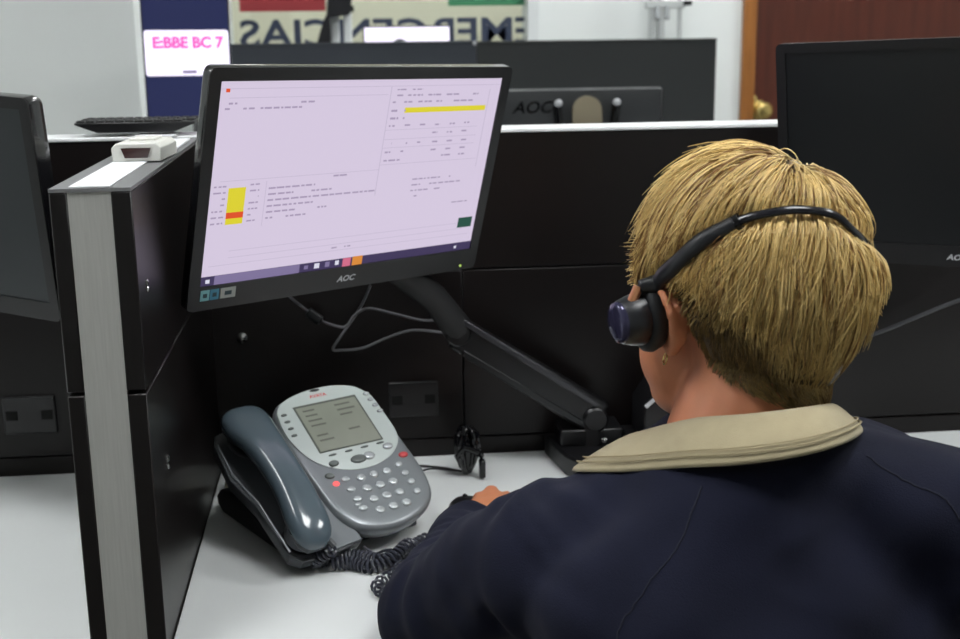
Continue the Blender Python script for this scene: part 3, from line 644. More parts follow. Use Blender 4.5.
part('mount_arm', MB().box((0.590, YM-0.045, 1.052), (0.12,0.04,0.03)), M_plast2, bm_, bevel=0.006)
part('mount_post', MB().tube([(0.590, YM-0.05, 1.03),(0.590, YM-0.05, 0.74)], 0.02, 14), M_plast2, bm_)
# portrait display with dark blue picture, far left
E_navy = emis('display_navy', (44,50,92), 0.8); E_white = emis('display_white', (238,232,250), 1.5); E_mag = emis('display_magenta', (236,96,190), 1.2)
Md = Matrix.Translation((-0.338, 2.75, 1.298)) @ Matrix.Rotation(math.radians(0.4), 4, 'Y') @ Matrix.Rotation(math.radians(8), 4, 'Z')
pd, ps, (px_, pz0, pz1) = monitor('tall dark blue display with a glowing white and magenta banner, far left', Md, 0.185, 0.37, bez=0.004, bot=0.012, scr=E_navy, logo=False, bulge=0.01, name='portrait_display', cat='display', hmat=mat('navy_case', (38,40,60), 0.4))
b = MB(); b.prism(rrect(0.177, 0.096, 0.006, cx=0.0, cy=-0.037), -0.0006, 0.0004, axis=1); part('banner', b, E_white, ps, Md, smooth=False)
t = text_mb('E:BBE BC 7', 0.032, bold=0.0016); xs = [p[0] for p in t.v]; k = 0.15/(max(xs)-min(xs)); move(t, lambda x, y, z: (x*k+0.002, -0.0012, y-0.016)); part('banner_text', t, E_mag, ps, Md, smooth=False)
b = MB(); b.bb(-0.012, 0.018, -0.0012, -0.0006, -0.080, -0.074); part('banner_mark', b, E_srch, ps, Md, smooth=False)
part('stand_post', MB().tube([(-0.33,2.80,1.25),(-0.33,2.84,1.1),(-0.33,2.84,0.75)], 0.018, 14), M_steel, pd)
part('stand_foot', revolve(MB(), (-0.33,2.84,0.74), (0,0,1), [(0,0.11),(0.008,0.11),(0.014,0.09),(0.016,0)], 30), M_steel, pd)
# white lit monitor behind the blue-grey divider
Mw = Matrix.Translation((0.186, 3.75, 1.186)) 
monitor('monitor with a blank white lit screen showing over the blue-grey divider', Mw, 0.262, 0.262, bez=0.004, bot=0.02, scr=E_white, logo=False, bulge=0.01)
fd2 = thing('desk', 'white desk behind the blue-grey divider, below the mirrored lettering', 'desk', (0.0,3.8,0))
part('desktop', MB().bb(-0.38, 0.62, 3.5, 4.1, 0.715, 0.74), M_desk, fd2, bevel=0.002)
for x in (-0.34, 0.58):
    for y in (3.54, 4.06): part('leg', MB().bb(x-0.02, x+0.02, y-0.02, y+0.02, 0, 0.715), M_steel, fd2)
part('monitor_support', MB().bb(0.13, 0.25, 3.79, 3.90, 0.74, 1.06), M_plast, fd2, bevel=0.004)
o = part('rounded_shape', MB().ell((0.158,3.60,1.247),(0.028,0.02,0.034)).tube([(0.158,3.60,1.22),(0.158,3.60,0.741)], 0.012, 10), mat('dark_knob', (84,84,92), 0.5)); tag(o, 'small dark rounded object in front of the blank white lit screen', 'rounded_shape')  # unidentified dark shape, built as a rounded knob on a post
# two white posts with black cloth bag
ps_ = thing('post_stand', 'pair of white upright posts in front of the glass, left of the white lit screen', 'stand', (-0.01,4.14,0))
for x in (-0.029, 0.012): part('post', MB().bb(x-0.014, x+0.014, 4.13, 4.16, 0.02, 1.365), M_frame, ps_, bevel=0.004)
part('foot', MB().bb(-0.12, 0.10, 4.105, 4.2, 0, 0.02), M_frame, ps_, bevel=0.004)
part('crossbar', MB().bb(-0.05, 0.034, 4.125, 4.165, 1.365, 1.385), M_matte, ps_, bevel=0.004)
b = MB(); b.rings([[(x+dx, 4.12+dy, z) for x, dx, dy in ((x0,0,-0.045),(x1,0,-0.045),(x1,0,0.0),(x0,0,0.0))] for z, x0, x1 in ((1.20,-0.115,-0.045),(1.25,-0.112,-0.043),(1.265,-0.09,-0.043),(1.31,-0.075,-0.043),(1.345,-0.062,-0.043),(1.355,-0.055,0.02),(1.40,-0.05,0.028),(1.5,-0.04,0.03))])
o = part('cloth_bag', b, mat('black_cloth', (34,34,38), 0.9, bump=0.4, bscale=60), bevel=0.008, seg=3); tag(o, 'black cloth bag hanging beside the two white posts', 'bag')
# pale coat rack by the white wall
cr = thing('coat_rack', 'pale grey metal rack of thin poles against the white wall, left of the door', 'rack', (1.08,4.2,0))
M_rk = mat('rack_grey', (186,190,190), 0.45)
for x, r in ((1.045,0.012),(1.075,0.013),(1.14,0.008)):
    part('pole', MB().tube([(x,4.2,0.0),(x,4.2,1.52)], r, 12), M_rk, cr)
part('crossbar', MB().bb(1.02, 1.155, 4.185, 4.215, 1.365, 1.39), M_rk, cr, bevel=0.003)
part('foot', MB().bb(0.98, 1.2, 4.12, 4.27, 0, 0.02), M_rk, cr, bevel=0.003)
for x in (1.058, 1.092): part('bracket', MB().tube([(x,4.18,1.37),(x-0.004,4.165,1.33)], 0.008, 10), mat('rack_dark', (150,154,156), 0.4), cr)
part('hook', MB().bb(1.148, 1.175, 4.17, 4.2, 1.374, 1.39), M_matte, cr, bevel=0.003)
# ------------------------------------------------------------------ the seated person
M_skin = mat('skin', (192,124,90), 0.5, noise=0.05, nscale=60, bump=0.08, bscale=500)
_b = M_skin.node_tree.nodes['Principled BSDF']; _b.inputs['Subsurface Weight'].default_value = 0.15; _b.inputs['Subsurface Radius'].default_value = (0.01,0.004,0.002); _b.inputs['Subsurface Scale'].default_value = 0.6
HC = Vector((0.3167, 0.93, 1.1104))
HM3 = Matrix.Rotation(math.radians(18), 3, 'Z') @ Matrix.Rotation(math.radians(-10), 3, 'X') @ Matrix.Rotation(math.radians(-7), 3, 'Y')
Hm = HM3.to_4x4(); Hm.translation = HC
H3 = np.array(HM3); HCn = np.array(HC)
def h(*p): return H3 @ np.array(p, float) + HCn
person = thing('person', 'seated person with short blond hair in navy jacket with beige collar, back to us', 'person', (0.34,0.85,0))
mb = MB()
def hell(c, r): mb.ell(h(*c), r, H3, 20, 14)
hell((0,0,0.004),(0.0735,0.094,0.091)); hell((0,0.030,-0.040),(0.061,0.066,0.080)); hell((0,0.034,-0.084),(0.049,0.052,0.034)); hell((0,0.066,-0.104),(0.020,0.018,0.015))
hell((0,0.085,0.012),(0.045,0.013,0.010)); 
mb.tube([h(0,0.092,0.004), h(0,0.102,-0.020), h(0,0.113,-0.038), h(0,0.098,-0.045)], [0.008,0.009,0.011,0.006], 10)
for s in (-1,1): hell((s*0.040,0.018,-0.078),(0.024,0.036,0.032)); hell((s*0.047,0.052,-0.062),(0.032,0.040,0.042)); hell((s*0.038,0.056,-0.088),(0.036,0.036,0.028))
for s in (-1,1): hell((s*0.012,0.098,-0.041),(0.008,0.009,0.006)); hell((s*0.042,0.066,-0.035),(0.02,0.022,0.018))
hell((0,0.092,-0.064),(0.023,0.010,0.0055)); hell((0,0.090,-0.074),(0.020,0.010,0.0065))
for s in (-1,1):
    E_ = lambda x, y, z: h(s*(x+.001), y+.004, z)
    # ear: helix rim, lobe and bowl
    mb.tube([E_(0.071,0.012,-0.022), E_(0.078,0.010,-0.006), E_(0.084,0.000,0.003), E_(0.088,-0.012,-0.001), E_(0.0885,-0.018,-0.014), E_(0.085,-0.013,-0.027), E_(0.080,-0.002,-0.040), E_(0.076,0.006,-0.047)], [0.004,0.0042,0.0042,0.0044,0.0046,0.0046,0.0055,0.006], 8)
    mb.ell(h(s*0.0775,0.002,-0.022), (0.007,0.015,0.024), H3); mb.ell(h(s*0.080,0.012,-0.044), (0.0055,0.008,0.009), H3)
NBp = np.array((0.299,0.900,0.985))
mb.tube([h(-0.004,-0.006,-0.01), h(-0.010,-0.004,-0.055), h(-0.016,-0.004,-0.085), NBp, (0.300,0.892,0.93)], [0.060,0.054,0.055,0.056,0.062], 20)
TY = math.radians(12)
def tring(c, hw, hd, z, k=2.4, n=28, tilt=0.0):
    out = []
    for i in range(n):
        a = 2*PI*i/n; cx, cy = math.cos(a), math.sin(a)
        x = hw*math.copysign(abs(cx)**(2/k), cx); y = hd*math.copysign(abs(cy)**(2/k), cy)
        out.append((c[0]+x*math.cos(TY)-y*math.sin(TY), c[1]+x*math.sin(TY)*-1*-1+y*math.cos(TY), z+tilt*x))
    return out
TRS = [((.352,.835),.180,.130,.44,0),((.345,.845),.172,.122,.60,0),((.332,.862),.180,.122,.75,.03),((.316,.878),.190,.118,.85,.09),((.307,.885),.188,.105,.905,.13),((.303,.890),.155,.094,.945,.14),((.303,.890),.108,.088,.972,.12),((.302,.893),.080,.074,.992,.10)]
mb.rings([tring(c, hw*0.80, hd*0.74, z-0.02, tilt=t) for c, hw, hd, z, t in TRS])
SL, EL, WL = (.142,.905,.885), (.060,1.005,.788), (.122,1.248,.770)
SR, ER, WR = (.475,.835,.915), (.590,.945,.80), (.500,1.18,.775)
for S_, E2, W_ in ((SL,EL,WL),(SR,ER,WR)): mb.tube([(.30,.88,.89),S_, ((np.array(S_)+E2)/2), E2, (np.array(E2)+W_)/2, W_], [.036,.034,.032,.029,.026,.023], 14)
# left hand curled over the mouse
pal = [(.118,1.235,.772),(.128,1.27,.780),(.139,1.300,.786),(.145,1.318,.784)]
for dx in (-0.017,-0.006,0.006,0.017): mb.tube([(.121+dx*0.6,1.24,.768), (.130+dx,1.275,.771-abs(dx)*.2), (.142+dx,1.310-abs(dx)*.2,.772-abs(dx)*.25)], [.014,.0135,.0115], 10)
for kn, mid, tip, r in (((.122,1.292,.768),(.119,1.308,.767),(.117,1.320,.757),.0070),((.135,1.302,.772),(.135,1.320,.775),(.1355,1.334,.765),.0080),((.148,1.306,.774),(.150,1.328,.779),(.152,1.343,.769),.0086),((.161,1.300,.772),(.167,1.320,.774),(.171,1.334,.764),.0080)):
    mb.tube([np.array(kn)-(0,.015,.001), kn, mid, tip], [r*1.15,r*1.1,r*1.02,r*.9], 10); mb.ell(tip, (r*.92,)*3)
mb.tube([(.136,1.262,.774),(.160,1.280,.770),(.176,1.302,.766),(.178,1.318,.763)], [.0125,.0105,.0095,.008], 10); mb.ell((.178,1.318,.763), (.0082,)*3)
# right hand, resting on the desk
for dx in (-0.017,-0.006,0.006,0.017): mb.tube([(.498+dx*.6,1.18,.768), (.488+dx,1.225,.762), (.480+dx,1.255,.758)], [.014,.0125,.0105], 10)
for dx, L in ((-.026,.052),(-.012,.066),(.002,.072),(.016,.060)):
    k0 = np.array((.484+dx+.008,1.250,.758)); mb.tube([k0, k0+(-.004,L*.5,.002), k0+(-.008,L,-.009)], [.009,.0082,.0068], 10)
mb.tube([(.482,1.205,.762),(.455,1.225,.757),(.444,1.250,.752)], [.012,.010,.008], 10)
# legs
for s, K, A_ in ((-1,(.235,1.22,.50),(.225,1.30,.10)),(1,(.47,1.20,.50),(.50,1.27,.10))):
    mb.tube([(.352+s*.085,.86,.49), ((.352+s*.085+K[0])/2,1.04,.505), K, ((K[0]+A_[0])/2, (K[1]+A_[1])/2, .30), A_], [.075,.068,.050,.044,.032], 14)
me = remesh(mb, 0.0032, 7, 0.5); me.materials.append(M_skin)
body = part('body', me, None, person, angle=180)
# eyes, brows
M_eye = mat('eye_white', (225,222,215), 0.2)
for s in (-1,1):
    e = part('eye', MB().ell(h(s*0.029,0.0865,-0.018), (0.0115,)*3, H3), M_eye, person)
    part('iris', MB().ell(h(s*0.029,0.0965,-0.018), (0.0050,0.002,0.0050), H3, 12, 8), mat('iris_brown', (60,38,24), 0.2), e)
    part('eyebrow', MB().tube([h(s*0.014,0.0965,0.006), h(s*0.03,0.094,0.011), h(s*0.045,0.083,0.005)], [0.002,0.003,0.0015], 8), mat('brow', (84,62,36), 0.8), person)
# jacket
M_navy = mat('navy_cloth', (10,14,36), 0.9, noise=0.10, nscale=14, bump=0.25, bscale=900, sheen=0.03, spec=0.3)
jb = MB()
jb.rings([tring(c, hw, hd, z, tilt=t) for c, hw, hd, z, t in TRS])
jb.ell(SL, (.060,.060,.060)); jb.ell(SR, (.066,.066,.066)); jb.ell(((np.array(SR)+ER)/2), (.058,.058,.058)); jb.tube([(.30,.885,.93),(.225,.897,.915),SL], [.066,.062,.057], 18); jb.tube([(.30,.885,.93),(.385,.865,.935),SR], [.068,.064,.060], 18)
sl = [np.array(SL), (np.array(SL)*.5+np.array(EL)*.5)+(-.004,0,0), np.array(EL), np.array(EL)*.72+np.array(WL)*.28, np.array(EL)*.4+np.array(WL)*.6, np.array(WL)]
jb.tube(sl, [.058,.056,.052,.049,.041,.036], 18)
sr = [np.array(SR), (np.array(SR)+ER)/2, np.array(ER), (np.array(ER)*.5+np.array(WR)*.5), np.array(WR)]
jb.tube(sr, [.060,.057,.052,.046,.037], 18)
me = remesh(jb, 0.0065, 12, 0.6)
n = len(me.vertices); co = np.empty(n*3); me.vertices.foreach_get('co', co); co = co.reshape(-1,3); no = np.empty(n*3); me.vertices.foreach_get('normal', no); no = no.reshape(-1,3)
def wav(p, d, wl, ph):
    return np.sin(p@np.array(d)*2*PI/wl + ph + 1.3*np.sin(p@np.array((d[2],d[0],d[1]))*2*PI/(wl*2.3)))
disp = 0.0022*wav(co,(.6,.3,.75),.11,0.4)+0.0018*wav(co,(-.7,.2,.6),.075,1.2)+0.0010*wav(co,(.2,.9,-.4),.045,2.2)
def gauss(c, s): return np.exp(-((co-np.array(c))**2).sum(1)/(2*s*s))
# folds gathered at the elbow and the armhole
from mathutils import noise as mno
def folds(c, ax, sig, amp, wl, seed):
    w_ = gauss(c, sig); ax = norm(ax); out = np.zeros(len(co))
    for i in np.where(w_ > 0.03)[0]:
        d = co[i]-np.array(c); al = d@ax; pr = d-ax*al
        v = mno.noise(Vector((pr[0]*9+seed, pr[1]*9, al/wl+pr[2]*8)))
        out[i] = amp*w_[i]*(abs(v)*-2.2+0.6)
    return out
disp += folds(EL, np.array(EL)-np.array(SL), .075, .007, .030, 3.1)
disp += folds(np.array(EL)*.5+np.array(WL)*.5, np.array(WL)-np.array(EL), .06, .005, .026, 7.7)
disp += folds((.128,.875,.905), (.85,.1,.5), .055, .005, .028, 1.9)
def crease(pts, depth, wdt, side):
    P_ = np.array(spline(pts, 10)); d = np.sqrt(((co[:,None,:]-P_[None])**2).sum(2)).min(1); k = np.exp(-(d/wdt)**2)
    d2 = np.sqrt(((co[:,None,:]-(P_+np.array(side))[None])**2).sum(2)).min(1)
    return -depth*k + depth*.9*np.exp(-(d2/(wdt*1.6))**2)
disp += crease([(.128,.925,.948),(.108,.905,.925),(.101,.89,.895),(.100,.88,.86),(.104,.875,.82)], .0085, .0075, (.016,-.008,.003))
disp += folds((.235,.79,.93), (.5,.2,.85), .09, .004, .06, 5.3)
# the body stays under the cloth at the shoulders and arms
co2 = co + no*disp[:,None]; me.vertices.foreach_set('co', co2.ravel()); me.update(); me.materials.append(M_navy)
jacket = part('jacket', me, None, person, angle=180, sub=1)
from mathutils.bvhtree import BVHTree
bvh = BVHTree.FromPolygons([tuple(v.co) for v in me.vertices], [tuple(p.vertices) for p in me.polygons])
bd = body.data
for v in bd.vertices:
    c = v.co
    if .62 < c.z < .955 and c.y < 1.21 and (c.z < .93 or min((c-Vector(SL)).length, (c-Vector(SR)).length) < .11):
        q_, nn, _i, d_ = bvh.find_nearest(c)
        if (c-q_).dot(nn) > -0.003: v.co = q_ - nn*0.005
def seam(pts, name='seam', r=0.0008, off=0.0001):
    P = []
    for p in spline(pts, 14):
        q = bvh.find_nearest(Vector(tuple(p)))[0]; nn = bvh.find_nearest(Vector(tuple(p)))[1]
        P.append(np.array(q)+np.array(nn)*off)
    return part(name, MB().tube(P, r, 6), mat('seam_thread', (20,23,38), 0.9), jacket)
seam([(.234,.80,.991),(.215,.78,.955),(.191,.77,.926),(.170,.765,.89),(.16,.76,.84)])
seam([(.378,.82,1.003),(.399,.79,.993),(.426,.78,.969),(.44,.76,.92),(.45,.75,.86)])
# collar, stands round the neck and folds over the jacket
lowP = [(.205,1.000,.905),(.176,.955,.937),(.172,.912,.953),(.199,.872,.966),(.234,.832,.982),(.269,.803,.993),(.309,.790,1.002),(.342,.798,1.006),(.369,.826,1.003),(.388,.870,.992),(.380,.935,.965),(.350,.990,.93)]
upP = [(.262,.978,.962),(.236,.950,.972),(.234,.918,.985),(.243,.890,.999),(.258,.862,1.013),(.283,.838,1.022),(.312,.829,1.027),(.337,.835,1.027),(.356,.858,1.020),(.364,.890,1.008),(.360,.925,.992),(.340,.965,.972)]
lo = spline(lowP, 6); up = spline(upP, 6); cb = MB(); m = len(lo); rows = []
inn = [u+(np.array((.300,.892,.99))-u)*np.array((.12,.12,0))+np.array((0,0,-.022)) for u in up]
for i in range(m):
    U, L_ = up[i], lo[i]; out_d = norm((L_-U)*np.array((1,1,0)))
    rows.append([inn[i], U+np.array((0,0,-.002)), U+out_d*.003+np.array((0,0,.0025)), U*.7+L_*.3+out_d*.002+np.array((0,0,.006)), U*.35+L_*.65+np.array((0,0,.006)), L_+np.array((0,0,.0035))+out_d*.001, L_+np.array((0,0,-.0012))-out_d*.002, U*.4+L_*.6+np.array((0,0,-.001)), U*.8+L_*.2+np.array((0,0,-.003))-out_d*.002, inn[i]+out_d*.002])
cb.rings(rows)
M_collar = mat('beige_cotton', (166,154,124), 0.9, noise=0.07, nscale=50, bump=0.4, bscale=1100, sheen=0.2)
collar = part('collar', cb, M_collar, person, angle=180, sub=1, label='beige shirt-style collar folded over the navy jacket')
st = MB(); st.tube([L_*.9+U*.1+np.array((0,0,.0068)) for L_, U in zip(lo, up)], 0.0008, 5)
part('stitching', st, mat('stitch', (158,146,116), 0.9), collar)
st = MB(); st.tube([L_*.82+U*.18+np.array((0,0,.0078)) for L_, U in zip(lo, up)], 0.0006, 5)
part('stitching', st, mat('stitch', (158,146,116), 0.9), collar)
# trousers and shoes
M_trs = mat('dark_trousers', (30,31,36), 0.9, bump=0.3, bscale=600)
tb_ = MB(); tb_.rings([tring(c, hw*1.0, hd*1.04, z) for c, hw, hd, z in (((.352,.835),.178,.132,.40),((.352,.838),.184,.138,.46),((.348,.842),.176,.128,.53))])
for s, K, A_ in ((-1,(.235,1.22,.50),(.225,1.30,.10)),(1,(.47,1.20,.50),(.50,1.27,.10))):
    tb_.tube([(.352+s*.09,.86,.485), ((.352+s*.09+K[0])/2,1.04,.505), K, ((K[0]+A_[0])/2, (K[1]+A_[1])/2, .30), (A_[0],A_[1],.09)], [.092,.082,.064,.058,.055], 16)
me = remesh(tb_, 0.009, 6, 0.5); me.materials.append(M_trs); part('trousers', me, None, person, angle=180)
for x, y in ((.225,1.30),(.50,1.27)):
    b = MB(); b.rings([[(x+a*k, y+c*k2+dy, z) for a, c in [(0.045*math.cos(q), 0.13*math.sin(q)) for q in [2*PI*i/20 for i in range(20)]]] for z, k, k2, dy in ((0.0,1,1,.05),(0.02,1.02,1.01,.05),(0.05,.95,.93,.045),(0.08,.8,.6,.01),(0.11,.75,.4,-.01))])
    part('shoe', b, M_matte, person)
# ---------------------------------------------------------------- hair
SC = np.array([0.0755, 0.0955, 0.0925])
SCl = np.array([0.0755, 0.0955, 0.112])
def sc_(p): return np.where(p[:,2:3] < 0, SCl[None], SC[None])
def unit(v): return v/np.linalg.norm(v, axis=1, keepdims=True)
def on_scalp(p): return p/np.sqrt(((p/sc_(p))**2).sum(1, keepdims=True))
def nrm(p): return unit(p/sc_(p)**2)
WH = on_scalp(np.array([[0.034,-0.048,0.088]]))[0]
up_l = H3.T @ np.array([0,0,1.0])
def hair_ok(p):
    """hairline: polar elevation limit as a function of azimuth from the back of the head"""
    el = np.degrees(np.arctan2(p[:,2], np.hypot(p[:,0]*1.15, p[:,1]))); az = np.abs(np.degrees(np.arctan2(p[:,0], -p[:,1])))
    lim = np.interp(az, [0,25,45,62,74,82,88,100,108,118,140,180], [-74,-72,-64,-50,-34,-10,6,6,-22,-8,24,34])
    return el > lim, el, az
HSL = [(-0.0985,0.010,0.009),(-0.097,0.005,0.010),(-0.0935,-0.008,0.017),(-0.0885,-0.0274,0.0268),(-0.0775,-0.0495,0.0410),(-0.0560,-0.0740,0.0520),(-0.0350,-0.0890,0.0530),(-0.0178,-0.0960,0.0505),(0.0111,-0.1020,0.0395),(0.0260,-0.1005,0.0245)]
HSR = [(0.045,-0.0905,0.012),(0.065,-0.072,0.006),(0.080,-0.048,0.002),(0.090,-0.015,0.002),(0.096,0.008,0.002)]
SB = SC+0.0112
def onb(p): p = np.array(p); return p/np.linalg.norm(p/SB)*(1-.045*float(np.clip((p[0]-.005)/.04,0,1)))
HSL[1:] = [tuple(onb(v)) for v in HSL[1:]]; HSR = [tuple(onb(v)) for v in HSR]
BLs = np.array([onb(v)*(SC/SB) for v in spline(HSL+HSR, 3)])
def sample(n, lo, hi):
    out = np.zeros((0,3))
    while len(out) < n:
        d = unit(rng.normal(size=(n*3,3))); p = on_scalp(d*SC); ok, el, az = hair_ok(p)
        out = np.vstack([out, p[ok & (el >= lo) & (el < hi)]])
    return out[:n]
def strands(roots, L, hmax, grav, wob, r0_, tipf, nseg, clump=0.0, lift=0.0, stop=0.05):
    jit = rng.normal(size=len(roots))*5.0; n = len(roots); p = roots.copy(); path = np.zeros((n, nseg+1, 3)); step = L/nseg
    side = rng.normal(size=(n,1)); hm = hmax*rng.uniform(.45,1.08,(n,1)); 
    if clump:      # locks: neighbours share bend and height
        cell = np.floor(roots/clump + 0.35*rng.uniform(size=(n,3))).astype(int); key_ = (cell*np.array([73856093,19349663,83492791])).sum(1) % 4096
        tab = rng.normal(size=(4096,3)); side = side*0.35 + tab[key_,0:1]; hm = hm*np.clip(1+0.24*tab[key_,1:2],.5,1.4)
    for k in range(nseg+1):
        t = k/nseg; nn = nrm(p)
        elc = np.degrees(np.arctan2(p[:,2], np.hypot(p[:,0], p[:,1])))[:,None]
        prs = 1-0.6*np.exp(-(np.sqrt(((p[:,None,:]-BLs[None])**2).sum(2).min(1))/0.008)**2)[:,None]
        off = (hm*(1-np.exp(-t*L[:,None]/0.014)) + lift*t**3*(1+0.5*side))*np.interp(elc,[-60,-35,-12,8],[.35,.6,.95,1.05])*prs
        path[:,k] = p + nn*off
        away = p - WH; away = away - nn*(away*nn).sum(1, keepdims=True); away = unit(away+1e-6)
        dn = -up_l[None] + nn*(nn@up_l)[:,None]; dn = dn/np.maximum(np.linalg.norm(dn,axis=1,keepdims=True), .25)
        sw = np.exp(-(np.linalg.norm(p-WH,axis=1,keepdims=True)/.022)**2)*0.9; away = unit(away + np.cross(nn,away)*sw)
        g = np.clip(grav + 0.35*t, 0, 1)[..., None] if np.ndim(grav) else grav+0.3*t
        d = unit(away*(1-g) + dn*g); cr = np.cross(nn, d)
        d = d + cr*side*wob*math.cos(t*2.6+0.4)
        okp, elp, azp = hair_ok(p + d*step[:,None]*1.5)
        fade = 1.0 if hmax is HC_ else np.where((elp < thr_(azp)-4+jit) & (azp < 95), .18, 1.0)
        p = on_scalp(p + d*step[:,None]*(np.where(okp, 1.0, stop)*fade)[:,None])
    return path
bme = body.data
bvb = BVHTree.FromPolygons([tuple(v.co) for v in bme.vertices], [tuple(f_.vertices) for f_ in bme.polygons])
def outside(path, lim, gap):
    n, m, _ = path.shape; Wp = path @ H3.T + HCn
    for i in range(n):
        if path[i,-1,2] > lim: continue
        for k in range(m):
            c = Vector(Wp[i,k]); q_, nn, _i, d_ = bvb.find_nearest(c)
            if (c-q_).dot(nn) < gap*(.3+k/m): Wp[i,k] = q_ + nn*gap*(.3+k/m)
    return (Wp-HCn) @ H3
def hair_mesh(path, r, taper=0.35):
    n, m, _ = path.shape
    t = np.gradient(path, axis=1); t = t/np.maximum(np.linalg.norm(t,axis=2,keepdims=True),1e-9)
    nn = path/np.linalg.norm(path,axis=2,keepdims=True); x = np.cross(t, nn); x = x/np.maximum(np.linalg.norm(x,axis=2,keepdims=True),1e-9); y = np.cross(x, t)
    rad = r[:,None]*(1-(1-taper)*np.linspace(0,1,m)[None]**2.5); rad = rad[...,None]
    V = np.stack([path + (x*math.cos(a)+y*math.sin(a))*rad for a in (PI/2, PI/2+2*PI/3, PI/2+4*PI/3)], axis=2)
    idx = np.arange(n*m*3).reshape(n,m,3); F = []
    for i in range(3):
        j = (i+1)%3; F.append(np.stack([idx[:,:-1,i], idx[:,:-1,j], idx[:,1:,j], idx[:,1:,i]], -1).reshape(-1,4))
    return V.reshape(-1,3), np.concatenate(F)
groups = []; HC_ = None
def lockl(R):
    c = np.floor(R/.015).astype(int); k = (c*np.array([19349663,83492791,73856093])).sum(1) % 512
    return rng.uniform(.72,1.22,512)[k]
def thr_(az): return np.interp(az,[0,25,45,62,85],[-50,-34,-8,4,14])
# long top layer
R = sample(8200, 14, 91); L = rng.uniform(.060,.105,len(R)); _, el, az = hair_ok(R)
dist = np.linalg.norm(R-WH,axis=1); L = L*np.interp(dist,[0,.05,.12],[.85,1,1.0])
fr_ = np.clip((az-95)/50,0,1); L = L*(1-.35*fr_)*np.interp(az,[0,30,50,75,100],[1,.92,.70,.50,.75])*lockl(R)
groups.append(('A', strands(R, L, 0.0106, np.clip((30-el)/60,0.05,.6), .26, 0, 0, 12, clump=.013, lift=0.0030), rng.uniform(.00042,.0007,len(R))))
# middle layer, back and sides
R = sample(5200, -16, 22); _, el, az = hair_ok(R); L = rng.uniform(.030,.058,len(R))*np.interp(az,[0,40,60,80,120],[1,.85,.6,.4,.5])
groups.append(('B', strands(R, L, np.interp(az,[0,55,80,110,180],[.0150,.0130,.006,.007,.010])[:,None], .7, .20, 0, 0, 9, clump=.010, lift=0.002), rng.uniform(.0004,.00065,len(R))))
# cropped nape
R = sample(6500, -70, -10); _, el, az = hair_ok(R); L = rng.uniform(.012,.026,len(R))*np.interp(az,[0,50,80],[1.15,.9,.55]); HC_ = np.interp(el,[-66,-40,-10],[.004,.009,.011])[:,None]*np.interp(az,[0,50,80,120],[1,.95,.6,.5])[:,None]
groups.append(('C', strands(R, L, HC_, .85, .22, 0, 0, 6, clump=.008, lift=.0015, stop=.7), rng.uniform(.0004,.00065,len(R))))
# stray hairs
R = sample(90, 0, 91); groups.append(('D', strands(R, rng.uniform(.04,.08,len(R)), 0.015, .3, .5, 0, 0, 10, lift=.006), np.full(len(R), .00013)))
VV, FF, CC = [], [], []; off = 0
def lc(c): return np.array(lin(c))
gold, pale, brn, dark, oliv = lc((190,156,88)), lc((240,212,146)), lc((140,104,58)), lc((56,44,28)), lc((128,104,54))
for nm, path, r in groups:
    if nm in 'BC': path = outside(path, -.02, .0045)
    V, F = hair_mesh(path, r); n, m, _ = path.shape
    root = path[:,0]; _, el, az = hair_ok(root); q = rng.uniform(size=n)
    cell = np.floor(root/.011).astype(int); kk = (cell*np.array([73856093,19349663,83492791])).sum(1) % 1024; lt = rng.uniform(size=1024)[kk]
    mixv = np.clip(1.3*(0.7*lt+0.4*q)-.2,0,1)[:,None]
    col = gold*(1-mixv)+pale*mixv
    bsel = ((rng.uniform(size=n) < 0.10)|(lt < .10))[:,None]; col = np.where(bsel, brn, col)
    # regrowth: hair rooted low and behind the ears was never bleached
    dk = np.clip((thr_(az)+3-el)/14,0,1)*np.interp(az,[0,22,42,85],[.6,.75,1.0,1.0])
    dk = np.clip(dk + rng.normal(size=n)*.12, 0, 1)[:,None]
    if nm == 'C': base = oliv*(1-lt[:,None]*.3)+brn*lt[:,None]*.3; col = col*(1-dk)**1.5*.8 + (base*(.25+.9*q[:,None])+dark*(.75-.7*q[:,None]))*(1-(1-dk)**1.5)
    elif nm == 'B': col = col*(1-.75*dk)+oliv*.75*dk
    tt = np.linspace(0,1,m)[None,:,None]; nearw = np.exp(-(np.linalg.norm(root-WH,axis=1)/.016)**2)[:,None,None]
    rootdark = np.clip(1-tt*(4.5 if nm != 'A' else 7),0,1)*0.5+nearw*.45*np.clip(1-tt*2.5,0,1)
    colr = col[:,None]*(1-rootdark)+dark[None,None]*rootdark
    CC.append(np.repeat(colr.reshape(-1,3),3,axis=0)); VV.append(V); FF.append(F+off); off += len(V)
# scalp cap under the strands
gu, gv = 72, 48; cap = []; cf = []
th = np.linspace(0.001, PI*0.94, gv); phs = np.linspace(0, 2*PI, gu, endpoint=False)
G = np.array([[math.sin(t)*math.cos(q), math.sin(t)*math.sin(q), math.cos(t)] for t in th for q in phs]); G = G*(sc_(G)+0.0028)
okg, elg, azg = hair_ok(G)
for a in range(gv-1):
    for c in range(gu):
        q = [a*gu+c, (a+1)*gu+c, (a+1)*gu+(c+1)%gu, a*gu+(c+1)%gu]
        if all(okg[i] for i in q): cf.append(q)
VV.append(G); FF.append(np.array(cf)+off); CC.append(np.tile(lc((70,54,32)), (len(G),1)))
V = np.vstack(VV); F = np.vstack(FF); Ccol = np.vstack(CC)
V = V @ H3.T + HCn
hme = bpy.data.meshes.new('hair'); hme.vertices.add(len(V)); hme.vertices.foreach_set('co', V.ravel())
hme.loops.add(F.size); hme.loops.foreach_set('vertex_index', F.ravel().astype(np.int32)); hme.polygons.add(len(F))
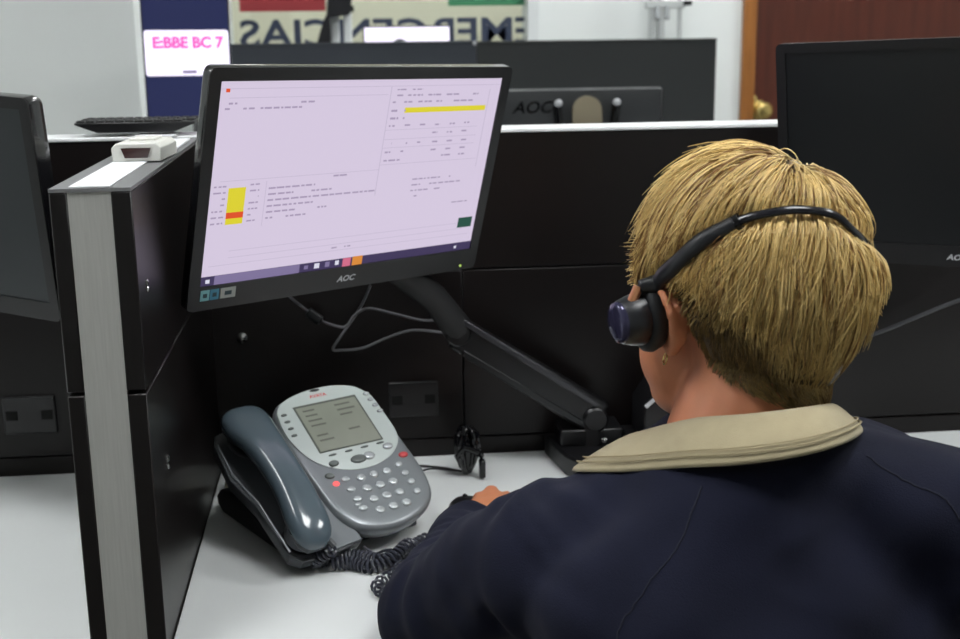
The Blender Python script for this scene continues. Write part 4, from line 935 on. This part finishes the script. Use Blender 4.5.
hme.polygons.foreach_set('loop_start', np.arange(0, F.size, 4, dtype=np.int32)); hme.polygons.foreach_set('loop_total', np.full(len(F), 4, np.int32))
hme.update(calc_edges=True); hme.polygons.foreach_set('use_smooth', np.ones(len(F), bool))
ca_ = hme.color_attributes.new('hair_colour', 'FLOAT_COLOR', 'POINT'); ca_.data.foreach_set('color', np.hstack([Ccol, np.ones((len(Ccol),1))]).ravel().astype(np.float32))
M_hair = bpy.data.materials.new('blond_hair'); M_hair.use_nodes = True; nt = M_hair.node_tree; bs = nt.nodes['Principled BSDF']
at_ = nt.nodes.new('ShaderNodeAttribute'); at_.attribute_name = 'hair_colour'; nt.links.new(at_.outputs['Color'], bs.inputs['Base Color'])
bs.inputs['Roughness'].default_value = 0.42; bs.inputs['Specular IOR Level'].default_value = 0.45
hme.materials.append(M_hair)
hair = part('hair', hme, None, person, smooth=False, label='short layered bleached blond hair, darker and cropped behind the ear')
# earring
b = MB(); e0 = h(-0.083,0.016,-0.050); b.tube([e0+np.array((0.001*math.cos(q),0.004*math.sin(q),0.0045*math.cos(q)-0.003)) for q in [2*PI*i/14 for i in range(15)]], 0.0007, 6); part('earring', b, M_brass, person, label='tiny gold earring')

# ---------------------------------------------------------------- headset
hset = thing('headset', 'black headset with headband worn round the blond head and large ear cup', 'headset', M=Hm)
P = [np.array(H3 @ onb(p) + HCn) for p in spline(HSL+HSR, 8)]
k1 = 6*8-4
P_l = [np.array(h(*p)) for p in spline(HSL[:6], 8)]
def strap(mb, pts, w_, t_, n=12):
    """flat strap: wide along the head, thin away from it"""
    rs = []; 
    for k, p in enumerate(pts):
        t = norm(pts[min(k+1,len(pts)-1)]-pts[max(k-1,0)]); o = norm(p-HCn); y = norm(np.cross(t, o)); o = np.cross(y, t)
        ww = w_[k] if hasattr(w_, '__len__') else w_
        rs.append([p + y*ww*math.cos(2*PI*i/n) + o*t_*math.sin(2*PI*i/n) for i in range(n)])
    return mb.rings(rs)
M_band = mat('headset_black', (24,25,30), 0.35); M_bandg = mat('headset_gloss', (22,22,28), 0.18)
part('headband', strap(MB(), P[34:-2], 0.0036, 0.0022), M_bandg, hset, angle=180)
wl = np.interp(np.linspace(0,1,len(P_l)), [0,.15,.8,1], [.0050,.0072,.0072,.0058])
part('side_arm', strap(MB(), P_l, wl, 0.0046), M_band, hset, angle=180)
part('band_joint', strap(MB(), P_l[-2:], .0066, 0.0052), M_plast2, hset)
part('side_arm', strap(MB(), P[-26:], .0066, 0.0042), M_band, hset, angle=180)
M_cop = mat('copper', (214,150,110), 0.3, 0.8)
for s in (-1,1):
    ax = H3 @ norm((s*1.0, 0.0, 0.06)); c = h(s*0.0855, 0.020, -0.018)
    ex = norm(np.cross((0,0,1), ax)); ey = np.cross(ax, ex)
    def cup(mb, prof, sx_=1.0, sy_=1.0, n=30):
        return mb.rings([[c+ax*hh*(.80 if s < 0 else .6)+(ex*math.cos(2*PI*i/n)*sx_*r+ey*math.sin(2*PI*i/n)*sy_*r)*.80 for i in range(n)] for hh, r in prof])
    part('ear_cushion', cup(MB(), [(-0.008,0.016),(-0.008,0.022),(-0.002,0.029),(0.006,0.0315),(0.012,0.030),(0.015,0.026)], 0.88, 1.12), mat('cushion', (20,22,26), 0.6), hset, angle=60)
    part('ear_cup', cup(MB(), [(0.013,0.0245),(0.016,0.0265),(0.026,0.0250),(0.036,0.0220),(0.0385,0.0205)], 0.92, 1.0), M_band, hset, angle=40)
    part('cup_cap', cup(MB(), [(0.038,0.0210),(0.041,0.0200),(0.043,0.0150),(0.0438,0.004)], 0.92, 1.0), mat('cup_gloss', (60,58,84), 0.12, 0.4), hset, angle=50, label='glossy dark violet cap of the ear cup')
    part('slider', MB().tube([h(s*0.0990,0.010,0.009), h(s*0.106,0.013,-0.002)], 0.0040, 10), M_cop, hset, label='copper coloured slider')

# ---------------------------------------------------------------- mouse under the hand
Mo = Matrix.Translation((0.128,1.322,ZD)) @ Matrix.Rotation(math.radians(14), 4, 'Z')
ms = thing('computer_mouse', 'black computer mouse under the left hand on the white desk', 'mouse', M=Mo)
b = MB(); rs = []
for z, k in ((0.0,.90),(0.004,1.0),(0.012,1.0),(0.020,.93),(0.026,.78),(0.0295,.5),(0.0305,.15)):
    rs.append([(0.029*k*math.cos(q)*(1-.12*abs(math.sin(q))), 0.050*k*math.sin(q), z-0.25*max(0,(math.sin(q)*k))*0.02*(z/.03)) for q in [2*PI*i/24 for i in range(24)]])
b.rings(rs); part('shell', b, M_plast, ms, Mo, angle=50)
part('scroll_wheel', MB().ell((0,0.026,0.0255),(0.003,0.007,0.004)), M_scr, ms, Mo)
# ---------------------------------------------------------------- office chair
ch = thing('office_chair', 'black office chair the person sits on, hidden below the navy jacket', 'chair', (0.355,0.83,0))
M_up = mat('chair_fabric', (28,28,32), 0.9, bump=0.3, bscale=700)
b = MB(); b.prism(rrect(0.46,0.44,0.08,5,0.355,0.87), 0.335, 0.375); part('seat', b, M_up, ch, bevel=0.015, seg=3)
b = MB(); b.rings([[(x, 0.640+0.03*math.cos((x-.355)*5)*-1+0.04+y, z) for x, z in rrect(0.40,0.38,0.07,5,0.355,0.60)] for y in (-0.02,0.02)]); part('backrest', b, M_up, ch, bevel=0.01, seg=3)
part('back_bracket', MB().tube([(.355,.70,.33),(.355,.62,.33),(.355,.61,.45),(.355,.625,.55)], 0.015, 10), M_plast, ch)
part('gas_column', MB().tube([(.355,.87,.335),(.355,.87,.09)], [.03,.022], 14), M_steel, ch)
for k in range(5):
    a = 2*PI*k/5+.3; x, y = .355+.27*math.cos(a), .87+.27*math.sin(a)
    part('base_arm', MB().tube([(.355,.87,.10),(x,y,.075)], [.022,.014], 10), M_plast, ch)
    part('caster', revolve(MB(), (x-.02*math.sin(a), y+.02*math.cos(a), .03), (math.sin(a),-math.cos(a),0), [(0,.026),(.004,.03),(.036,.03),(.04,.026)], 16), M_matte, ch)
